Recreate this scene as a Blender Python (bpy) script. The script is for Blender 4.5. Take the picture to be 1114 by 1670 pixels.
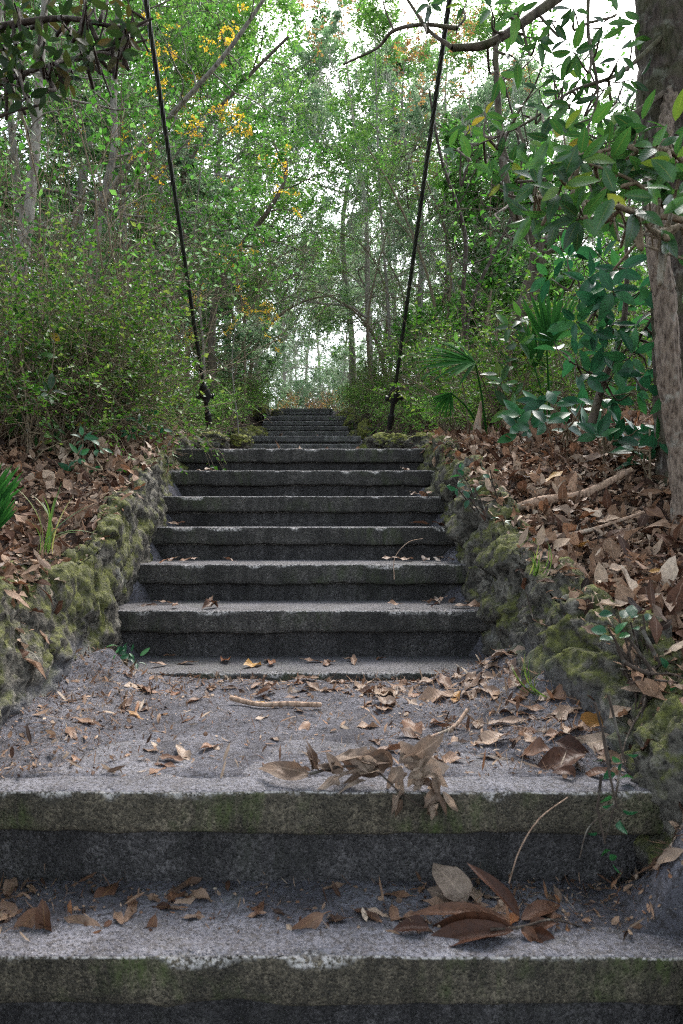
import bpy, math, random
import numpy as np
from mathutils import Vector

# ------------------------------------------------------------------ camera, sky, sun, exposure
for o in list(bpy.data.objects): bpy.data.objects.remove(o)
scene = bpy.context.scene
COL = scene.collection
F = 1160.0; VX = 500.0; HY = 850.0            # focal length and vanishing point, in pixels of a 1114 x 1670 frame
cam = bpy.data.cameras.new('camera'); camo = bpy.data.objects.new('camera', cam); COL.objects.link(camo)
camo.location = (0, 0, 0); camo.rotation_euler = (math.radians(90), 0, 0)
cam.sensor_fit = 'VERTICAL'; cam.sensor_height = 36.0; cam.lens = 36.0 * F / 1670.0
cam.shift_x = (557 - VX) / 1670.0; cam.shift_y = (HY - 835) / 1670.0
cam.clip_start = 0.02; cam.clip_end = 600
cam.dof.use_dof = True; cam.dof.focus_distance = 3.6; cam.dof.aperture_fstop = 5.6
scene.camera = camo
SUN_EL, SUN_ROT = math.radians(52), math.radians(20)
world = bpy.data.worlds.new('World'); scene.world = world; world.use_nodes = True
wn = world.node_tree.nodes; wl = world.node_tree.links
bg = wn['Background']
sky = wn.new('ShaderNodeTexSky'); sky.sky_type = 'NISHITA'; sky.sun_disc = False
sky.sun_elevation = SUN_EL; sky.sun_rotation = SUN_ROT; sky.dust_density = 3.0; sky.air_density = 1.0; sky.ozone_density = 1.0
hs = wn.new('ShaderNodeHueSaturation'); hs.inputs['Saturation'].default_value = 0.48; hs.inputs['Value'].default_value = 1.0
wl.new(sky.outputs[0], hs.inputs['Color']); wl.new(hs.outputs[0], bg.inputs['Color'])
bg.inputs['Strength'].default_value = 0.15
sun = bpy.data.lights.new('sun', 'SUN'); sun.energy = 0.8; sun.angle = math.radians(25); sun.color = (1, .97, .92)
suno = bpy.data.objects.new('sun', sun); COL.objects.link(suno)
# sun stands behind the wood, a little to the right of the stairs
sd = Vector((math.sin(SUN_ROT) * math.cos(SUN_EL), math.cos(SUN_ROT) * math.cos(SUN_EL), math.sin(SUN_EL)))
suno.rotation_euler = sd.to_track_quat('Z', 'Y').to_euler()
scene.view_settings.view_transform = 'Standard'; scene.view_settings.look = 'None'
scene.view_settings.exposure = 2.45; scene.view_settings.gamma = 1.0
scene.cycles.max_bounces = 6; scene.cycles.diffuse_bounces = 2; scene.cycles.glossy_bounces = 2
scene.cycles.transmission_bounces = 4; scene.cycles.transparent_max_bounces = 4
scene.cycles.use_denoising = False; scene.cycles.filter_width = 1.15
scene.cycles.sample_clamp_indirect = 3.0; scene.cycles.caustics_reflective = False; scene.cycles.caustics_refractive = False
R = np.random.RandomState(11)
A = np.array

def P(px, py, d):
    """point seen at photo pixel (px, py) standing d metres away"""
    return A([(px - VX) / F * d, d, (HY - py) / F * d], float)

# ------------------------------------------------------------------ noise
def _h(i, j, k, s):
    n = (i * 73856093) ^ (j * 19349663) ^ (k * 83492791) ^ (s * 2654435761 & 0x7fffffff)
    n = (n ^ (n >> 13)) * 1274126177 & 0x7fffffff
    n = (n ^ (n >> 16)) * 668265263 & 0x7fffffff
    return (n ^ (n >> 15)) & 0xffffff
def vn(p, s=0):
    p = np.asarray(p, float); i = np.floor(p).astype(np.int64); f = p - i; f = f * f * (3 - 2 * f)
    r = 0
    for a in (0, 1):
        for b in (0, 1):
            for c in (0, 1):
                w = (f[..., 0] if a else 1 - f[..., 0]) * (f[..., 1] if b else 1 - f[..., 1]) * (f[..., 2] if c else 1 - f[..., 2])
                r = r + w * (_h(i[..., 0] + a, i[..., 1] + b, i[..., 2] + c, s) / 16777215.0)
    return r * 2 - 1
def fbm(p, s=0, o=4, g=.5):
    p = np.asarray(p, float); a = 1; t = 0; n = 0
    for q in range(o):
        t = t + a * vn(p * 2.03 ** q + q * 7.3, s + q); n += a; a *= g
    return t / n
def worley(p, s=0):
    p = np.asarray(p, float); i = np.floor(p).astype(np.int64); d1 = np.full(p.shape[:-1], 9.); d2 = d1.copy()
    for a in (-1, 0, 1):
        for b in (-1, 0, 1):
            for c in (-1, 0, 1):
                q = i + A([a, b, c])
                o = np.stack([_h(q[..., 0], q[..., 1], q[..., 2], s + 31 * m) / 16777215.0 for m in (1, 2, 3)], -1)
                d = np.linalg.norm(q + o - p, axis=-1)
                d2 = np.where(d < d1, d1, np.minimum(d2, d)); d1 = np.minimum(d1, d)
    return d1, d2
def facets(p, s=0, tilt=.6):
    p = np.asarray(p, float); i = np.floor(p).astype(np.int64); d1 = np.full(p.shape[:-1], 9.); d2 = d1.copy(); out = np.zeros(p.shape[:-1])
    for a in (-1, 0, 1):
        for b in (-1, 0, 1):
            for c in (-1, 0, 1):
                q = i + A([a, b, c]); h = [_h(q[..., 0], q[..., 1], q[..., 2], s + 31 * m) / 16777215.0 for m in range(1, 8)]
                v = p - (q + np.stack(h[:3], -1)); d = np.linalg.norm(v * A([1, 1, 1.3]), axis=-1)
                val = (h[3] - .5) + tilt * (v * (np.stack(h[4:], -1) - .5) * 2).sum(-1)
                near = d < d1; out = np.where(near, val, out); d2 = np.where(near, d1, np.minimum(d2, d)); d1 = np.where(near, d, d1)
    return out, d2 - d1
def sst(a, b, x):
    t = np.clip((x - a) / (b - a), 0, 1); return t * t * (3 - 2 * t)

# ------------------------------------------------------------------ mesh builder
class MB:
    def __init__(s): s.V = []; s.T = []; s.Q = []; s.r = []; s.u = []; s.n = 0
    def add(s, V, F_, rnd=0.5, uv=None):
        V = np.asarray(V, float).reshape(-1, 3); F_ = np.asarray(F_, np.int64)
        (s.T if F_.shape[1] == 3 else s.Q).append(F_ + s.n); s.V.append(V)
        s.r.append(np.broadcast_to(np.asarray(rnd, float), (len(V),)).copy())
        s.u.append(np.zeros((len(V), 3)) if uv is None else uv); s.n += len(V)
    def mesh(s, name, mat, smooth=True):
        V = np.concatenate(s.V); me = bpy.data.meshes.new(name)
        T = np.concatenate(s.T) if s.T else np.zeros((0, 3), int); Q = np.concatenate(s.Q) if s.Q else np.zeros((0, 4), int)
        idx = np.concatenate([T.ravel(), Q.ravel()])
        st = np.concatenate([np.arange(len(T)) * 3, len(T) * 3 + np.arange(len(Q)) * 4])
        me.vertices.add(len(V)); me.vertices.foreach_set('co', V.ravel())
        me.loops.add(len(idx)); me.loops.foreach_set('vertex_index', idx)
        me.polygons.add(len(st)); me.polygons.foreach_set('loop_start', st)
        me.update(calc_edges=True); me.validate()
        me.polygons.foreach_set('use_smooth', np.full(len(me.polygons), smooth))
        if len(me.vertices) == len(V):
            a = me.attributes.new('rnd', 'FLOAT', 'POINT'); a.data.foreach_set('value', np.concatenate(s.r))
            a = me.attributes.new('lv', 'FLOAT_VECTOR', 'POINT'); a.data.foreach_set('vector', np.concatenate(s.u).ravel())
        me.materials.append(mat); return me
    def obj(s, name, mat, parent=None, smooth=True, loc=None):
        o = bpy.data.objects.new(name, s.mesh(name, mat, smooth)); COL.objects.link(o)
        if parent: o.parent = parent
        if loc is not None: o.location = loc
        return o
def empty(name, loc=(0, 0, 0), rz=0, sc=1):
    o = bpy.data.objects.new(name, None); COL.objects.link(o); o.location = tuple(loc); o.rotation_euler = (0, 0, rz)
    o.scale = (sc, sc, sc); o.empty_display_size = .1; return o
def tag(o, label=None, cat=None, group=None, kind=None):
    if label: o['label'] = label
    if cat: o['category'] = cat
    if group: o['group'] = group
    if kind: o['kind'] = kind
    return o
def copy_tree(o, parent=None):
    c = o.copy(); COL.objects.link(c); c.parent = parent
    for ch in KIDS(o): copy_tree(ch, c)
    return c
def KIDS(o): return [x for x in bpy.data.objects if x.parent == o]

def nrm(v): return v / np.maximum(np.linalg.norm(v, axis=-1, keepdims=True), 1e-9)
def tube(mb, pts, rad, k=6, rnd=.5, cap=True, rough=0, seed=0):
    pts = np.asarray(pts, float); n = len(pts); rad = np.broadcast_to(np.asarray(rad, float), (n,))
    t = nrm(np.gradient(pts, axis=0)); ref = A([0, 0, 1.]) if abs(t[0, 2]) < .9 else A([1., 0, 0])
    s = nrm(np.cross(t, ref)); b = np.cross(s, t)
    a = np.arange(k) / k * 2 * np.pi
    ring = np.cos(a)[None, :, None] * s[:, None] + np.sin(a)[None, :, None] * b[:, None]
    rr = rad[:, None] * np.ones((1, k))
    if rough: rr = rr * (1 + rough * fbm((pts[:, None] + ring * rad[:, None, None]) * A([14, 14, 5]), seed))
    V = pts[:, None] + ring * rr[..., None]
    i = np.arange(n - 1)[:, None] * k; j = np.arange(k)[None]; j2 = (j + 1) % k
    Fq = np.stack([i + j, i + j2, i + k + j2, i + k + j], -1).reshape(-1, 4)
    L = np.concatenate([[0], np.cumsum(np.linalg.norm(np.diff(pts, axis=0), axis=1))])
    uv = np.stack([np.broadcast_to(a[None] / 6.283, (n, k)), np.broadcast_to(L[:, None], (n, k)), np.zeros((n, k))], -1).reshape(-1, 3)
    mb.add(V, Fq, rnd, uv)
    if cap and k > 3:
        for e in (0, n - 1):
            c = pts[e]; ringv = V[e]; VV = np.vstack([ringv, c + t[e] * rad[e] * (.3 if e else -.3)])
            f = [[q, (q + 1) % k, k] if e else [(q + 1) % k, q, k] for q in range(k)]
            mb.add(VV, f, rnd)
def spline(ctrl, n):
    """Catmull-Rom through control rows (any columns)"""
    c = np.asarray(ctrl, float); c = np.vstack([2 * c[0] - c[1], c, 2 * c[-1] - c[-2]]); m = len(c) - 3
    out = []
    for u in np.linspace(0, m - 1e-6, n):
        i = int(u); f = u - i; p0, p1, p2, p3 = c[i:i + 4]
        out.append(.5 * (2 * p1 + (p2 - p0) * f + (2 * p0 - 5 * p1 + 4 * p2 - p3) * f * f + (3 * p1 - p0 - 3 * p2 + p3) * f ** 3))
    return A(out)
def lathe(mb, prof, k, org, axis, rnd=.5):
    """prof rows: distance along axis, radius"""
    axis = nrm(A(axis, float)); s = nrm(np.cross(axis, A([.3, 1, .2]))); b = np.cross(axis, s)
    a = np.arange(k) / k * 2 * np.pi; V = []
    for h, r in prof: V.append(A(org) + axis * h + r * (np.cos(a)[:, None] * s + np.sin(a)[:, None] * b))
    V = np.vstack(V); n = len(prof); i = np.arange(n - 1)[:, None] * k; j = np.arange(k)[None]; j2 = (j + 1) % k
    mb.add(V, np.stack([i + j, i + j2, i + k + j2, i + k + j], -1).reshape(-1, 4), rnd)

# leaf templates: verts (x along, y across in half widths, z), faces
def leaf_template(nl, nw, pw=.8, pk=.45):
    us = np.linspace(0, 1, nl); vs = np.linspace(-1, 1, nw); V = []; UV = []
    for u in us:
        w = (np.sin(np.pi * u ** (math.log(.5) / math.log(pk))) ** pw) if 0 < u < 1 else 0.02
        for v in vs: V.append([u, v * w, 0]); UV.append([u, v, 0])
    Fq = [[i * nw + j, i * nw + j + 1, (i + 1) * nw + j + 1, (i + 1) * nw + j] for i in range(nl - 1) for j in range(nw - 1)]
    return A(V), A(Fq), A(UV)
T_FAR = (A([[0, 0, 0], [.42, 1, .1], [1, 0, -.08], [.42, -1, .1]], float), A([[0, 1, 2], [0, 2, 3]]), A([[0, 0, 0], [.4, 1, 0], [1, 0, 0], [.4, -1, 0]], float))
_v = A([[0, 0, 0], [.28, .85, .1], [.28, 0, .03], [.28, -.85, .1], [.68, .8, .06], [.68, 0, .0], [.68, -.8, .06], [1, 0, -.12]], float)
T_MID = (_v, None, _v * A([1, 1, 0]))
MIDT = A([[0, 1, 2], [0, 2, 3], [4, 7, 5], [5, 7, 6]]); MIDQ = A([[1, 4, 5, 2], [2, 5, 6, 3]])
T_HERO = leaf_template(8, 5); T_HERO2 = leaf_template(11, 7)
T_LIT = leaf_template(6, 4, .95, .48); T_LIT2 = leaf_template(6, 4, .62, .6)

def leaves(mb, Pp, D, N, L, W, tpl=T_FAR, rnd=None, cup=0., arch=0., twist=0., wav=0., rs=R):
    """many leaves at once. Pp,D,N (n,3); L length, W half width (n)"""
    Pp = np.atleast_2d(Pp); n = len(Pp); D = nrm(D); N = nrm(N - (N * D).sum(-1, keepdims=True) * D); Y = np.cross(N, D)
    L = np.broadcast_to(np.asarray(L, float), (n,)); W = np.broadcast_to(np.asarray(W, float), (n,))
    tv, tf, tu = tpl; m = len(tv)
    x = np.broadcast_to(tv[:, 0], (n, m)); y = np.broadcast_to(tv[:, 1], (n, m)); z = np.broadcast_to(tv[:, 2], (n, m))
    X_ = x * L[:, None]; Y_ = y * W[:, None]; Z_ = z * W[:, None] * 1.0
    def arr(q): return np.broadcast_to(np.asarray(q, float), (n,))[:, None]
    ar = arr(arch); cu = arr(cup); tw = arr(twist); wv = arr(wav)
    Z_ = Z_ + cu * np.abs(y) ** 1.6 * W[:, None] + wv * W[:, None] * np.sin(x * 9 + arr(rs.rand(n) * 6)) * y * (1 + .4 * np.sin(17 * x + 3 * y))
    # arch: bend the blade round an arc
    th = ar * x; safe = np.where(np.abs(ar) < 1e-3, 1e-3, ar)
    X2 = L[:, None] * np.sin(safe * x) / safe - Z_ * np.sin(th); Z2 = -L[:, None] * (1 - np.cos(safe * x)) / safe + Z_ * np.cos(th)
    ct = np.cos(tw * x); s_ = np.sin(tw * x)
    Y2 = Y_ * ct; Z2 = Z2 + Y_ * s_
    V = Pp[:, None] + X2[..., None] * D[:, None] + Y2[..., None] * Y[:, None] + Z2[..., None] * N[:, None]
    if rnd is None: rnd = rs.rand(n)
    rr = np.repeat(np.broadcast_to(rnd, (n,)), m); uv = np.tile(tu, (n, 1))
    off = (np.arange(n) * m)[:, None, None]
    if tpl is T_MID:
        mb.add(V, (MIDT[None] + off).reshape(-1, 3), rr, uv)
        mb.Q.append((MIDQ[None] + off).reshape(-1, 4) + mb.n - n * m)
    else: mb.add(V, (tf[None] + off).reshape(-1, tf.shape[1]), rr, uv)
def rdir(rs, n):
    v = rs.normal(size=(n, 3)); return nrm(v)

# ------------------------------------------------------------------ materials
class M:
    def __init__(s, name):
        s.m = bpy.data.materials.new(name); s.m.use_nodes = True; s.t = s.m.node_tree; s.N = s.t.nodes; s.L = s.t.links
        s.p = s.N['Principled BSDF']; s.out = s.N['Material Output']
    def n(s, t, **kw):
        x = s.N.new(t)
        for k, v in kw.items():
            if hasattr(x, k): setattr(x, k, v)
        return x
    def l(s, a, b): s.L.new(a, b)
    def val(s, sock, v):
        if hasattr(v, 'links') or isinstance(v, bpy.types.NodeSocket): s.l(v, sock)
        else: sock.default_value = v
    def coords(s, scale=(1, 1, 1), kind='Object'):
        tc = s.n('ShaderNodeTexCoord'); mp = s.n('ShaderNodeMapping'); mp.inputs['Scale'].default_value = scale
        s.l(tc.outputs[kind], mp.inputs[0]); return mp.outputs[0]
    def gpos(s, scale=(1, 1, 1)):
        g = s.n('ShaderNodeNewGeometry'); mp = s.n('ShaderNodeMapping'); mp.inputs['Scale'].default_value = scale
        s.l(g.outputs['Position'], mp.inputs[0]); return mp.outputs[0]
    def noise(s, vec, sc, det=4, rough=.55, dist=0):
        x = s.n('ShaderNodeTexNoise'); x.inputs['Scale'].default_value = sc; x.inputs['Detail'].default_value = det
        x.inputs['Roughness'].default_value = rough; x.inputs['Distortion'].default_value = dist; s.l(vec, x.inputs['Vector']); return x.outputs['Fac']
    def vor(s, vec, sc, feat='F1', out='Distance'):
        x = s.n('ShaderNodeTexVoronoi'); x.feature = feat; x.inputs['Scale'].default_value = sc; s.l(vec, x.inputs['Vector']); return x.outputs[out]
    def ramp(s, fac, stops, interp='LINEAR'):
        x = s.n('ShaderNodeValToRGB'); x.color_ramp.interpolation = interp; e = x.color_ramp.elements
        while len(e) < len(stops): e.new(.5)
        for q, (p, c) in zip(e, stops):
            q.position = p; q.color = (*c, 1) if hasattr(c, '__len__') else (c, c, c, 1)
        s.l(fac, x.inputs[0]); return x.outputs[0]
    def mix(s, f, a, b, mode='MIX'):
        x = s.n('ShaderNodeMix'); x.data_type = 'RGBA'; x.blend_type = mode; s.val(x.inputs[0], f)
        for sk, v in ((x.inputs[6], a), (x.inputs[7], b)):
            if isinstance(v, tuple): sk.default_value = (*v, 1)
            else: s.l(v, sk)
        return x.outputs[2]
    def math(s, op, a, b=0.5, clamp=False):
        x = s.n('ShaderNodeMath'); x.operation = op; x.use_clamp = clamp; s.val(x.inputs[0], a); s.val(x.inputs[1], b); return x.outputs[0]
    def attr(s, name, out='Fac'):
        x = s.n('ShaderNodeAttribute'); x.attribute_name = name; return x.outputs[out]
    def sep(s, v):
        x = s.n('ShaderNodeSeparateXYZ'); s.l(v, x.inputs[0]); return x.outputs
    def bump(s, h, strength=.5, dist=.01, chain=None):
        x = s.n('ShaderNodeBump'); x.inputs['Strength'].default_value = strength; x.inputs['Distance'].default_value = dist
        s.l(h, x.inputs['Height'])
        if chain is not None: s.l(chain, x.inputs['Normal'])
        return x.outputs[0]
    def done(s, col, rough=.9, normal=None, spec=.3):
        s.val(s.p.inputs['Base Color'], (*col, 1) if isinstance(col, tuple) else col); s.val(s.p.inputs['Roughness'], rough)
        s.p.inputs['Specular IOR Level'].default_value = spec
        if normal is not None: s.l(normal, s.p.inputs['Normal'])
        return s.m

def leaf_mat(name, stops, rough=.45, trans=.35, spec=.4, vein=0., objrand=False, blotch=0.):
    m = M(name); r = m.attr('rnd')
    if objrand:
        oi = m.n('ShaderNodeObjectInfo'); r = m.math('FRACT', m.math('ADD', r, oi.outputs['Random']))
    c = m.ramp(r, stops)
    if blotch:
        nz = m.noise(m.coords(), 60, 4, .7); c = m.mix(m.math('MULTIPLY', m.ramp(nz, [(.45, 0), (.7, 1)]), blotch), c, tuple(x * .35 for x in stops[0][1]))
    nrmo = None
    if vein:
        sp = m.sep(m.attr('lv', 'Vector')); ay = m.math('ABSOLUTE', sp[1])
        mid = m.ramp(ay, [(0, 1), (.07, .0)]); c = m.mix(m.math('MULTIPLY', mid, vein), c, tuple(min(1, x * 2.2 + .03) for x in stops[-1][1]))
        w = m.math('SINE', m.math('MULTIPLY', m.math('SUBTRACT', sp[0], m.math('MULTIPLY', ay, .18)), 62.))
        nrmo = m.bump(m.math('ADD', w, m.math('MULTIPLY', mid, -3.)), .16, .0012)
    m.done(c, rough, nrmo, spec)
    if trans:
        t = m.n('ShaderNodeBsdfTranslucent'); mx = m.n('ShaderNodeMixShader'); mx.inputs[0].default_value = trans
        hv = m.n('ShaderNodeHueSaturation'); hv.inputs['Value'].default_value = 1.7; hv.inputs['Hue'].default_value = .495; m.l(c, hv.inputs['Color'])
        m.l(hv.outputs[0], t.inputs[0]); m.l(m.p.outputs[0], mx.inputs[1]); m.l(t.outputs[0], mx.inputs[2]); m.l(mx.outputs[0], m.out.inputs[0])
    return m.m

def bark_mat(name, c1, c2, moss=0., sc=1.):
    m = M(name); v = m.gpos((9 * sc, 9 * sc, 2.2 * sc)); n1 = m.noise(v, 3, 6, .65, .6); n2 = m.vor(v, 3.2, 'F1')
    h = m.math('ADD', n1, m.math('MULTIPLY', n2, .5))
    c = m.mix(m.ramp(h, [(.42, 0), (.85, 1)]), c1, c2)
    lich = m.ramp(m.noise(m.gpos((6, 6, 6)), 2.5, 5, .6), [(.56, 0), (.66, 1)])
    c = m.mix(m.math('MULTIPLY', lich, .45), c, (.27, .27, .23))
    if moss:
        c = m.mix(m.math('MULTIPLY', m.ramp(m.noise(m.gpos((4, 4, 4)), 2, 4), [(.45, 0), (.6, 1)]), moss), c, (.06, .08, .02))
    return m.done(c, .9, m.bump(h, 1.0, .02 / sc), .2)

def sand_col(m, v):
    n3 = m.noise(v, 5, 5, .6); a = m.mix(m.ramp(n3, [(.35, 0), (.65, 1)]), (.060, .058, .068), (.150, .147, .166))
    spk = m.ramp(m.noise(v, 85, 5, .75), [(.42, 1), (.52, 0)]); a = m.mix(m.math('MULTIPLY', spk, .9), a, (.045, .040, .04))
    dk = m.ramp(m.noise(v, 14, 5, .7), [(.54, 0), (.68, 1)]); a = m.mix(m.math('MULTIPLY', dk, .6), a, (.06, .052, .05))
    wh = m.ramp(m.noise(v, 210, 3, .7), [(.60, 0), (.68, 1)]); return m.mix(m.math('MULTIPLY', wh, .6), a, (.34, .33, .33))
def concrete(name, base, dark, dusty=1., moss=.5):
    m = M(name); v = m.gpos(); g = m.n('ShaderNodeNewGeometry'); nz = m.sep(g.outputs['Normal'])[2]
    peb = m.vor(v, 150, 'F1', 'Distance'); pc = m.n('ShaderNodeTexVoronoi'); pc.inputs['Scale'].default_value = 150; m.l(v, pc.inputs['Vector'])
    pcol = m.sep(pc.outputs['Color'])[0]
    agg = m.mix(m.ramp(pcol, [(.5, 0), (.92, 1)]), base, tuple(min(1, x * 2.6) for x in base))
    col = m.mix(m.ramp(m.noise(v, 4.5, 6, .65), [(.35, 1), (.62, 0)]), agg, dark)
    # damp runs down the faces
    vs = m.gpos((11, 11, 1.6)); run = m.ramp(m.noise(vs, 1.6, 4, .6, .5), [(.46, 0), (.62, 1)])
    col = m.mix(m.math('MULTIPLY', run, .65), col, tuple(x * .42 for x in dark))
    gr = m.noise(v, 330, 2, .8); col = m.mix(m.ramp(gr, [(.36, .85), (.48, 0)]), col, tuple(x * .18 for x in dark)); col = m.mix(m.ramp(gr, [(.56, 0), (.68, .55)]), col, tuple(min(1, x * 3.6) for x in base))
    fine = m.noise(v, 60, 5, .75); col = m.mix(m.ramp(fine, [(.35, .55), (.7, 0)]), col, tuple(x * .3 for x in dark))
    if moss:
        mm = m.math('MULTIPLY', m.ramp(m.noise(v, 3.1, 5, .62), [(.5, 0), (.62, 1)]), m.ramp(m.noise(m.gpos((9, 9, 2.5)), 3, 4, .7), [(.4, 0), (.6, 1)]))
        col = m.mix(m.math('MULTIPLY', mm, moss), col, (.055, .085, .014))
    if dusty:
        up = m.ramp(nz, [(.6, 0), (.85, 1)]); dust = sand_col(m, v)
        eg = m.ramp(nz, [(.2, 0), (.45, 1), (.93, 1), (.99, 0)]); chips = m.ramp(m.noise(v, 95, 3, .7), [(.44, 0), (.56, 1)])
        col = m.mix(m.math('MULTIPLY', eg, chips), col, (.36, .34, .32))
        col = m.mix(m.math('MULTIPLY', up, m.ramp(m.noise(v, 12, 4), [(.3, .8 * dusty), (.5, dusty)])), col, dust)
    pits = m.ramp(peb, [(.0, 1), (.5, 0)])
    b = m.bump(pits, 1., .004); b = m.bump(m.noise(v, 14, 6, .7), .8, .012, b)
    return m.done(col, m.ramp(fine, [(.3, .75), (.7, .95)]), b, .35)

def rock_mat(name, gain=1.):
    m = M(name); v = m.gpos(); g = m.n('ShaderNodeNewGeometry'); nz = m.sep(g.outputs['Normal'])[2]
    n1 = m.noise(v, 9, 8, .7); n2 = m.noise(v, 38, 6, .75); vr = m.vor(v, 55)
    c = m.ramp(n1, [(.3, (.04, .037, .033)), (.5, (.115, .105, .085)), (.66, (.26, .24, .20)), (.8, (.38, .35, .30))])
    c = m.mix(m.ramp(n2, [(.40, .9), (.55, 0)]), c, (.016, .015, .012))
    pale = m.ramp(m.noise(v, 5.5, 5, .6), [(.6, 0), (.7, .7)]); c = m.mix(pale, c, (.25, .25, .22))
    mo = m.math('ADD', m.math('MULTIPLY', nz, .16), m.noise(v, 4.2, 6, .68)); mo = m.ramp(mo, [(.50, 0), (.59, 1)])
    mo2 = m.math('MULTIPLY', mo, m.ramp(m.noise(v, 70, 4, .7), [(.3, .3), (.6, 1)]))
    mc = m.mix(m.ramp(m.noise(v, 26, 4), [(.35, 0), (.65, 1)]), (.038 * gain, .045 * gain, .012), (.155 * gain, .165 * gain, .036))
    c = m.mix(m.math('MULTIPLY', mo2, .92), c, mc)
    # sand washed against the foot: carried as an attribute
    sd_ = m.attr('rnd'); c = m.mix(m.math('MULTIPLY', sd_, m.ramp(n2, [(.25, .45), (.5, 1)])), c, (.15, .147, .155))
    b = m.bump(m.math('ADD', n1, m.math('MULTIPLY', n2, .4)), 1., .035); b = m.bump(m.noise(v, 120, 4, .8), .8, .004, b)
    b = m.bump(m.ramp(vr, [(.0, 0), (.35, 1)]), .6, .006, b)
    return m.done(c, .92, b, .25)

MAT = {}
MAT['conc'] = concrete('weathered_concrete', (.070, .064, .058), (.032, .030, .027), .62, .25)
MAT['conc_far'] = concrete('light_lifted_concrete', (.17, .165, .155), (.10, .095, .09), 1., .1)  # same concrete with brighter light put into the colour for the far flights
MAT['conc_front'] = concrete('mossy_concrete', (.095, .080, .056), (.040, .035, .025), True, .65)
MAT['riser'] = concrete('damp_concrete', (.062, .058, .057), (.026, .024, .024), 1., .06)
MAT['rock'] = rock_mat('mossy_coquina'); MAT['rock_far'] = rock_mat('mossy_rock_far', 1.7)
MAT['litter'] = leaf_mat('dead_leaves', [(0, (.025, .014, .01)), (.2, (.10, .050, .03)), (.42, (.17, .095, .06)), (.6, (.24, .16, .11)), (.75, (.12, .076, .055)), (.88, (.31, .23, .17)), (.96, (.18, .07, .03)), (1, (.34, .20, .05))], .5, .12, .2, .12, True, .6)
MAT['litter_stuff'] = leaf_mat('leaf_litter', [(0, (.014, .008, .006)), (.18, (.08, .038, .022)), (.35, (.15, .085, .050)), (.5, (.25, .160, .105)), (.62, (.09, .058, .040)), (.78, (.34, .25, .18)), (.88, (.20, .085, .035)), (.93, (.28, .195, .13)), (1, (.44, .36, .28))], .7, .12, .18, .12, False, .5)
MAT['tan'] = leaf_mat('dry_tan_leaves', [(0, (.04, .022, .013)), (.3, (.12, .078, .052)), (.7, (.25, .19, .145)), (1, (.28, .21, .15))], .6, .2, .3, .3, False, .4)
MAT['brownbig'] = leaf_mat('leathery_brown_leaves', [(0, (.030, .011, .006)), (.5, (.055, .022, .011)), (1, (.11, .055, .032))], .5, .08, .22, .10, False, .6)
MAT['oak'] = leaf_mat('oak_leaves', [(0, (.012, .05, .006)), (.35, (.035, .13, .012)), (.7, (.055, .17, .025)), (1, (.11, .25, .05))], .45, .45, .4)
MAT['pale'] = leaf_mat('pale_leaves', [(0, (.06, .13, .06)), (.5, (.12, .22, .10)), (1, (.24, .32, .19))], .5, .45, .4)  # pale grey-green leaves; the paleness also stands in for distance haze
MAT['lime'] = leaf_mat('fresh_leaves', [(0, (.035, .115, .016)), (.5, (.08, .20, .028)), (1, (.17, .31, .06))], .45, .5, .4)
MAT['shrub'] = leaf_mat('shrub_leaves', [(0, (.012, .05, .005)), (.4, (.045, .13, .010)), (.85, (.07, .15, .018)), (1, (.13, .19, .03))], .5, .4, .4)
MAT['shrubdark'] = leaf_mat('dark_shrub_leaves', [(0, (.008, .03, .005)), (.5, (.025, .075, .010)), (.9, (.06, .14, .014)), (1, (.12, .18, .02))], .5, .35, .4)
MAT['yellow'] = leaf_mat('yellow_leaves', [(0, (.36, .26, .02)), (.6, (.55, .42, .03)), (1, (.45, .24, .03))], .5, .5, .3)
MAT['rust'] = leaf_mat('rusty_leaves', [(0, (.10, .05, .025)), (.5, (.20, .10, .04)), (1, (.34, .22, .05))], .5, .45, .3)
MAT['mag'] = leaf_mat('magnolia_leaves', [(0, (.008, .032, .008)), (.4, (.018, .062, .014)), (.85, (.04, .12, .018)), (.97, (.09, .14, .015)), (1, (.22, .17, .02))], .36, .28, .4, .12)
MAT['magdark'] = leaf_mat('dark_evergreen_leaves', [(0, (.006, .016, .004)), (.6, (.013, .03, .006)), (1, (.04, .03, .008))], .5, .3, .25, .1)  # very dark green to brown, darker than the magnolia leaves
MAT['sheen'] = leaf_mat('waxy_leaves', [(0, (.008, .045, .02)), (.6, (.014, .075, .03)), (1, (.03, .12, .03))], .40, .22, .32, .2)
MAT['palm'] = leaf_mat('palmetto_fronds', [(0, (.012, .055, .012)), (1, (.03, .12, .02))], .75, .35, .05)
MAT['grass'] = leaf_mat('grass_blades', [(0, (.035, .08, .012)), (.7, (.07, .14, .02)), (1, (.2, .19, .06))], .5, .35, .4)
MAT['moss_hang'] = leaf_mat('spanish_moss', [(0, (.22, .24, .19)), (1, (.42, .44, .36))], .9, .35, .1)
MAT['bark'] = bark_mat('grey_bark', (.07, .06, .05), (.26, .235, .20))
MAT['bark_dark'] = bark_mat('dark_bark', (.018, .014, .011), (.12, .095, .075), .35)
MAT['bark_pale'] = bark_mat('lichen_bark', (.09, .075, .06), (.36, .32, .27), 0, 1.6)
MAT['bark_trunk'] = bark_mat('plated_dark_bark', (.010, .008, .007), (.085, .068, .056), .3, 2.2); MAT['bark_flaky'] = bark_mat('flaky_pale_bark', (.028, .019, .015), (.20, .155, .12), 0, 3)
MAT['twig'] = bark_mat('tan_twigs', (.06, .042, .025), (.20, .155, .10), 0, 2)
MAT['twigdark'] = bark_mat('dark_twigs', (.018, .014, .011), (.06, .045, .035), 0, 2)
MAT['deadwood'] = bark_mat('dead_wood', (.12, .075, .05), (.36, .25, .18), 0, 2.5)
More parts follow.
